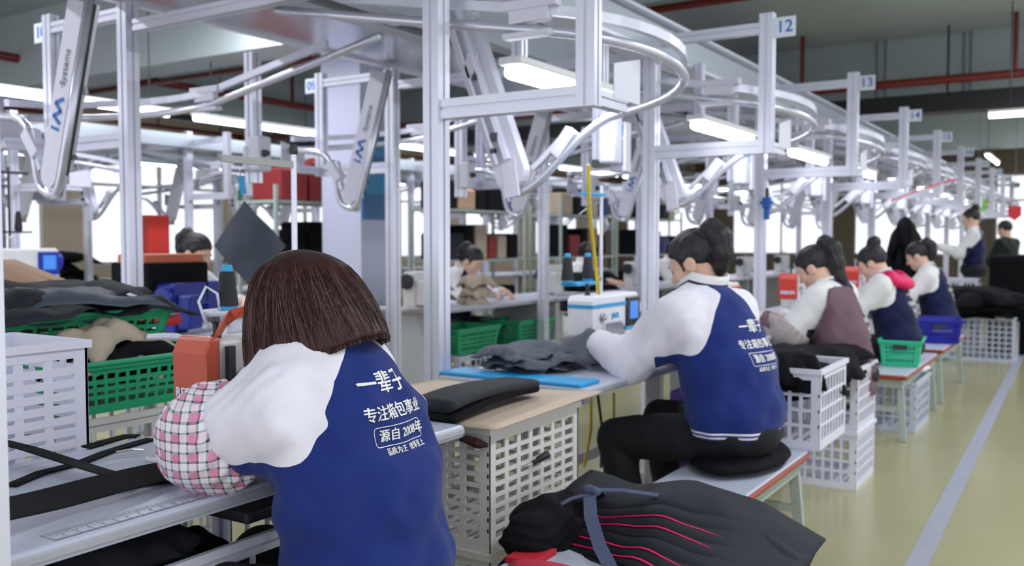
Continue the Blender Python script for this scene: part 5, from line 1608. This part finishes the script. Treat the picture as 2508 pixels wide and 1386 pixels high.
for k in range(6):
    y = .2 + 2.2 * k
    table('white work table of the row before the left windows', -7.14, -6.45, y, y + 2.0, z=.84, group='tables before the left windows')
    table('long table close to the left windows', -9.9, -9.1, y, y + 2.0, z=.84, group='tables close to the left windows')
mp = machine('sewing_machine', 'pattern sewing machine with blue covers and blue screen on the left', (-6.75, 3.55, .84), R(100), CREAM, BLUEM, screen='blue', wheel=BLUEM, s=1.35)
# thread cones above it
rk = thing('thread_rack', 'rack of thread cones over the pattern sewing machine', 'thread rack', (-7.0, 3.6, .84))
G().cyl((0, -.25, 0), (0, -.25, 1.0), .01).cyl((0, .25, 0), (0, .25, 1.0), .01).b2((-.05, -.4, .5), (.05, .4, .515)).b2((-.01, -.4, .95), (.01, .4, .97)).build('rack_frame', BOLT, rk)
for k in range(5):
    cone('small black thread cone standing on the rack over the pattern machine', (-7.0, 3.28 + .16 * k, 1.356), .14, 'cones over the pattern machine', cap_=THREAD)
kb = thing('kraft_bag', 'kraft paper bag with orange edges beside the grey heap at the left edge', 'bag', at(55, 690, Z=4.0))
G().prism([(-.11, -.06), (.12, -.10), (.16, .0), (-.10, .10)], -.10, .10, Matrix.Rotation(.5, 3, 'Z')).build('bag_body', KRAFT, kb, bevel=.01)
G().tube([(-.12, -.08, -.065), (.10, .04, -.105), (.15, .06, -.0)], .008, 6).tube([(-.12, -.08, .10), (.14, .06, .0)], .008, 6).build('bag_edge', mat('orange_edge', '#d2542e', .5), kb)
for px, py, Z_, d, m, lab, nm in ((387, 783, 3.9, (.10, .16, .05), REDF, 'red cloth roll beside the blue machine table', 'red_cloth'),
                              (375, 575, 9.0, (.2, .25, .38), mat('vivid_red_panel', '#d8362c', .5), 'vivid red carton on the far table left of the hanging cloth', 'red_carton'),
                              (392, 692, 5.3, (.35, .4, .24), BLACKF, 'black carton on the pale table left of the blue machine', 'black_carton'),
                              (395, 634, 5.3, (.25, .4, .06), ORANGEP, 'flat orange carton above the black one', 'orange_carton')):
    c_ = at(px, py, Z=Z_)
    tag(G().box(c_, d).build(nm, m, bevel=.012), lab, 'carton' if 'carton' in nm else 'cloth')
heap('beige cloth on the tables by the windows', (-6.8, 1.4, .85), .3, .4, .2, 3, BEIGEF, 31)
heap('pale cloth piled on the table second from the left edge', (-9.5, 3.1, .85), .35, .6, .3, 4, BEIGEF, 33, ms=[BEIGEF, GREYF])
heap('dark cloth piled on the far window table', (-9.5, 5.4, .85), .35, .6, .3, 4, BLACKF, 35)
# shelves with bags between the lines
def shelf(label, x, y, n=3, L=1.6, seed=1, dep=.45):
    root = thing('shelf_rack', label, 'shelf', (x, y, 0))
    for a in (-1, 1):
        for b in (-1, 1): G().bar((a * dep / 2, b * L / 2, 0), (a * dep / 2, b * L / 2, 1.75), .03).build('upright', LEGM, root)
    for k in range(n): G().b2((-dep / 2, -L / 2, .5 + .55 * k), (dep / 2, L / 2, .525 + .55 * k)).build('shelf_board', LEGM, root)
    return root
rn = random.Random(5)
cols = [(BLACKF, 'black'), (KRAFT, 'tan'), (BLACKF, 'black'), (mat('dull_red_bin', '#8e2426', .6), 'red'), (mat('dull_blue_bin', '#1c2a72', .5), 'blue'), (BLACKF, 'black'), (NAVYF, 'dark'), (BEIGEF, 'beige'), (BLACKF, 'black')]
for si, (x, y) in enumerate(((-6.0, 6.2), (-6.05, 8.6), (-6.0, 11.0), (-6.0, 13.4))):
    shelf(['rack of bags and cartons behind the square column', 'rack of bags behind the bent woman', 'rack of bags second behind the bent woman', 'rack of bags third behind the bent woman'][si], x, y)
    for k in range(3):
        yy = y - .7
        while yy < y + .55:
            w = rn.uniform(.16, .34); h = rn.uniform(.22, .42); m, cn = cols[rn.randrange(len(cols))]
            cb = G().box((0, 0, h / 2), (.36, w, h)).build('storage_bin', m, bevel=.025)
            cb.location = (x, yy + w / 2, .526 + .55 * k)
            tag(cb, '%s bin or bag on the %s shelf of a rack between the lines' % (cn, ['lowest', 'middle', 'top'][k]), 'bin', 'bins on the racks between the lines')
            yy += w + .03
# baskets under the pale tables
basket('green basket on the floor shelf under the pale table, left of the post', -4.4, 6.1, .38, .4, .6, .2, GREENP)
basket('green basket under the pale table, right of the post', -4.4, 7.0, .38, .4, .6, .2, GREENP)
for k, y in enumerate((6.1, 7.0)):
    crate(['low crate under the left green basket below the pale table', 'low crate under the right green basket below the pale table'][k], -4.4, y, 0, .42, .62, .375, CRATEB, nc=8, nr=5)
heap('twisted beige cloth on the pale table beside the white machine', (-4.35, 6.25, ZT), .12, .16, .22, 3, BEIGEF, 41)
heap('olive green cloth on the table behind the square column', (-4.55, 5.80, ZT), .2, .22, .2, 3, mat('olive_cloth', '#5d5c26', .8), 43)
heap('black straps piled on the pale table near the cyan thread stand', (-4.52, 8.6, ZT), .17, .45, .18, 4, BLACKF, 45)
# dark masses at the right
heap('large black fabric mass hung up behind the last seated woman', (-1.66, 9.85, .77), .13, .20, .68, 9, BLACKF, 51, droop=.2)
bk = tag(G().b2((-1.05, 11.72, 0), (-.4, 12.4, 1.12)).build('stacked_cartons', BLACKF, bevel=.05), 'tall stack of black goods at the right edge', 'stack of goods')
# white plastic bag by the bench
def bagf(P): return ell(P, (0, 0, .12), (.12, .16, .13)) - .02 * vnoise(P, 30, 2)
me, v = field_mesh('plastic_bag', bagf, (-.2, -.25, -.05), (.2, .25, .32), .012)
o = put('plastic_bag', me, mat('white_bag', '#e4e8ec', .35)); o.location = (-1.1, 7.0, .345)
o.scale = (1, 1, .3)
tag(o, 'white plastic bag in the pale crate under the red edged bench', 'plastic bag')
# pedal cable and floor leads under the second table
for k, (x0, x1, m, lb) in enumerate(((1450, 1432, YELLOW, 'yellow lead hanging under the second table, left one'), (1505, 1492, YELLOW, 'yellow lead hanging under the second table, right one'), (1465, 1474, DARKPL, 'thin dark rod under the second table'))):
    a = at(x0, 965, X=-1.75); b = at(x1, 1150, X=-1.8)
    tag(G().tube([a, a.lerp(b, .5) + Vector((.01, .01, 0)), b], .006, 6).build('lead', m), lb, 'lead')
# ceiling fan-like fixture at the right is left as lamps: two lamps over the far aisle
dup(lampL, at(2425, 392, Z=16), 0, 'small white tube lamp in front of the far windows')
ll = at(2690, 268, Z=8.6)
dup(lampL, ll, R(90), 'white tube lamp cut off by the right edge under the black tray')
